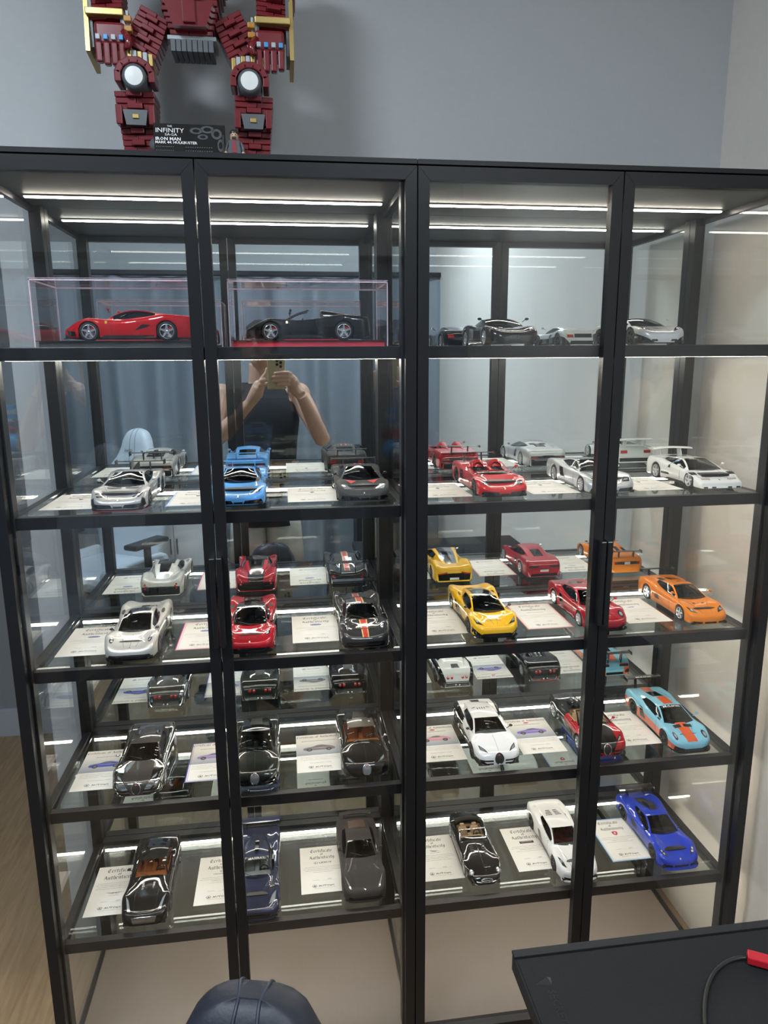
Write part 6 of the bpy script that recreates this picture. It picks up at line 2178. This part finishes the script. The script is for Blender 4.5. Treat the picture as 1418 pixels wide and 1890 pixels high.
palm = [wr[1], ph(.072, -.150, .030), ph(.056, -.105, .018)]
sk.tube(palm, [.027, .036, .030], M_SKIN, 12)
sk.ball(ph(.058, -.112, .016), (.026, .022, .034), M_SKIN, seg=12)
for k in range(4):
    y = -.064 - .0195 * k
    tipx = (-.030, -.042, -.040, -.022)[k]
    finger([ph(.050, y - .012, .016), ph(.034, y - .002, -.004), ph(.008, y, -.0075), ph(tipx, y - .004, -.0065)], [.0105, .0095, .0088, .0072])
finger([ph(.060, -.120, .024), ph(.036, -.095, .034), ph(.008, -.078, .026)], [.013, .0105, .008])
# left hand: pinches the left edge, index finger raised, others curled
sk.tube([wr[-1], ph(-.118, -.170, .010), ph(-.108, -.135, .004)], [.027, .035, .031], M_SKIN, 12)
sk.ball(ph(-.108, -.138, .004), (.030, .024, .034), M_SKIN, seg=12)
finger([ph(-.104, -.118, .000), ph(-.090, -.086, -.012), ph(-.074, -.066, -.012), ph(-.069, -.046, -.006)], [.0110, .0098, .0088, .0072])
finger([ph(-.112, -.124, -.004), ph(-.100, -.100, -.022), ph(-.078, -.096, -.020), ph(-.066, -.104, -.008)], [.0110, .0098, .0088, .0075])
finger([ph(-.116, -.136, -.006), ph(-.104, -.118, -.026), ph(-.084, -.116, -.022), ph(-.076, -.126, -.010)], [.0108, .0095, .0086, .0075])
finger([ph(-.120, -.150, -.004), ph(-.110, -.136, -.022), ph(-.092, -.134, -.020), ph(-.086, -.142, -.010)], [.0100, .0088, .0078, .0068])
finger([ph(-.104, -.150, .012), ph(-.080, -.136, .022), ph(-.060, -.118, .018)], [.013, .0108, .0085])
bd = sk.build('body', person, fixn=True)
rm = bd.modifiers.new('join', 'REMESH'); rm.mode = 'VOXEL'; rm.voxel_size = .0045; rm.use_smooth_shade = True
sm = bd.modifiers.new('soften', 'SMOOTH'); sm.iterations = 3; sm.factor = .5
b = MB()
for sg in (-1, 1):
    b.ball((hc.x + sg * .030, hc.y + .072, hc.z + .012), (.012, .009, .008), mat('eye_white', (.7, .7, .68), .2, noise=.03), seg=10)
    b.ball((hc.x + sg * .030, hc.y + .080, hc.z + .012), (.0045, .0022, .0045), M_HAIR, seg=8)
    b.box(hc.x + sg * .030 - .016, hc.x + sg * .030 + .016, hc.y + .074, hc.y + .083, hc.z + .030, hc.z + .035, M_HAIR, bev=.0015)
b.build('eyes', person)
b = MB()
rows = []
for i in range(11):
    th_ = PI * .5 * i / 10
    r = []
    for k in range(29):
        a = 2 * PI * k / 28
        low = .62 if math.sin(a) > .25 else 1.0
        t_ = th_ * (1.25 * low)
        j = 1 + .025 * math.sin(7 * a + i)
        r.append((hc.x + .084 * j * math.sin(t_) * math.cos(a), hc.y - .012 + .102 * j * math.sin(t_) * math.sin(a), hc.z + .018 + .106 * j * math.cos(t_)))
    rows.append(r)
b.grid(rows, M_HAIR); o = b.build('hair', person)
so = o.modifiers.new('thickness', 'SOLIDIFY'); so.thickness = .012; so.offset = -1
b = MB()
loft(b, [(0, 0, .745, .185, .135), (0, 0, .85, .180, .130), (0, .003, 1.02, .168, .120), (0, .003, 1.18, .180, .124), (0, 0, 1.30, .196, .130), (0, -.004, 1.38, .188, .124), (0, -.008, 1.43, .160, .112), (0, -.010, 1.475, .128, .090), (0, -.005, 1.498, .098, .078)], M_TANK, cap=False)
o = b.build('tank_top', person)
so = o.modifiers.new('thickness', 'SOLIDIFY'); so.thickness = .004; so.offset = 1
b = MB()
loft(b, [(0, 0, .98, .166, .120), (0, 0, .88, .176, .128), (0, 0, .80, .182, .130)], M_SHORTS, cap=False)
for sg in (-1, 1):
    loft(b, [(.088 * sg, 0, .84, .094, .118), (.095 * sg, .005, .70, .100, .112), (.104 * sg, .010, .54, .098, .105)], M_SHORTS, cap=False, n=22)
o = b.build('shorts', person)
so = o.modifiers.new('thickness', 'SOLIDIFY'); so.thickness = .004; so.offset = 1

# the phone itself
phn = thing('smartphone', 'pale gold backed smartphone held up by the person in the mirror', 'phone', CAM_LOC, CAM_ROT)
MB().box(-.064, .022, -.152, .017, .0045, .0125, mat('phone_gold', (.50, .43, .27), .35, metal=.4, noise=.04), bev=.0035).build('case', phn)
b = MB().box(-.061, .019, -.149, .014, .0126, .0131, M_GLOSSBLACK); b.build('screen', phn)
for px_, py_ in ((0, 0), (0, -.019), (0, -.038), (-.018, -.010), (-.018, -.028)):
    MB().lathe([(0, .0030), (.0055, .0030), (.0066, .0024), (.0072, .0044)], M_GLOSSBLACK, 16, M=Matrix.Translation((px_, py_, 0))).build('lens', phn)
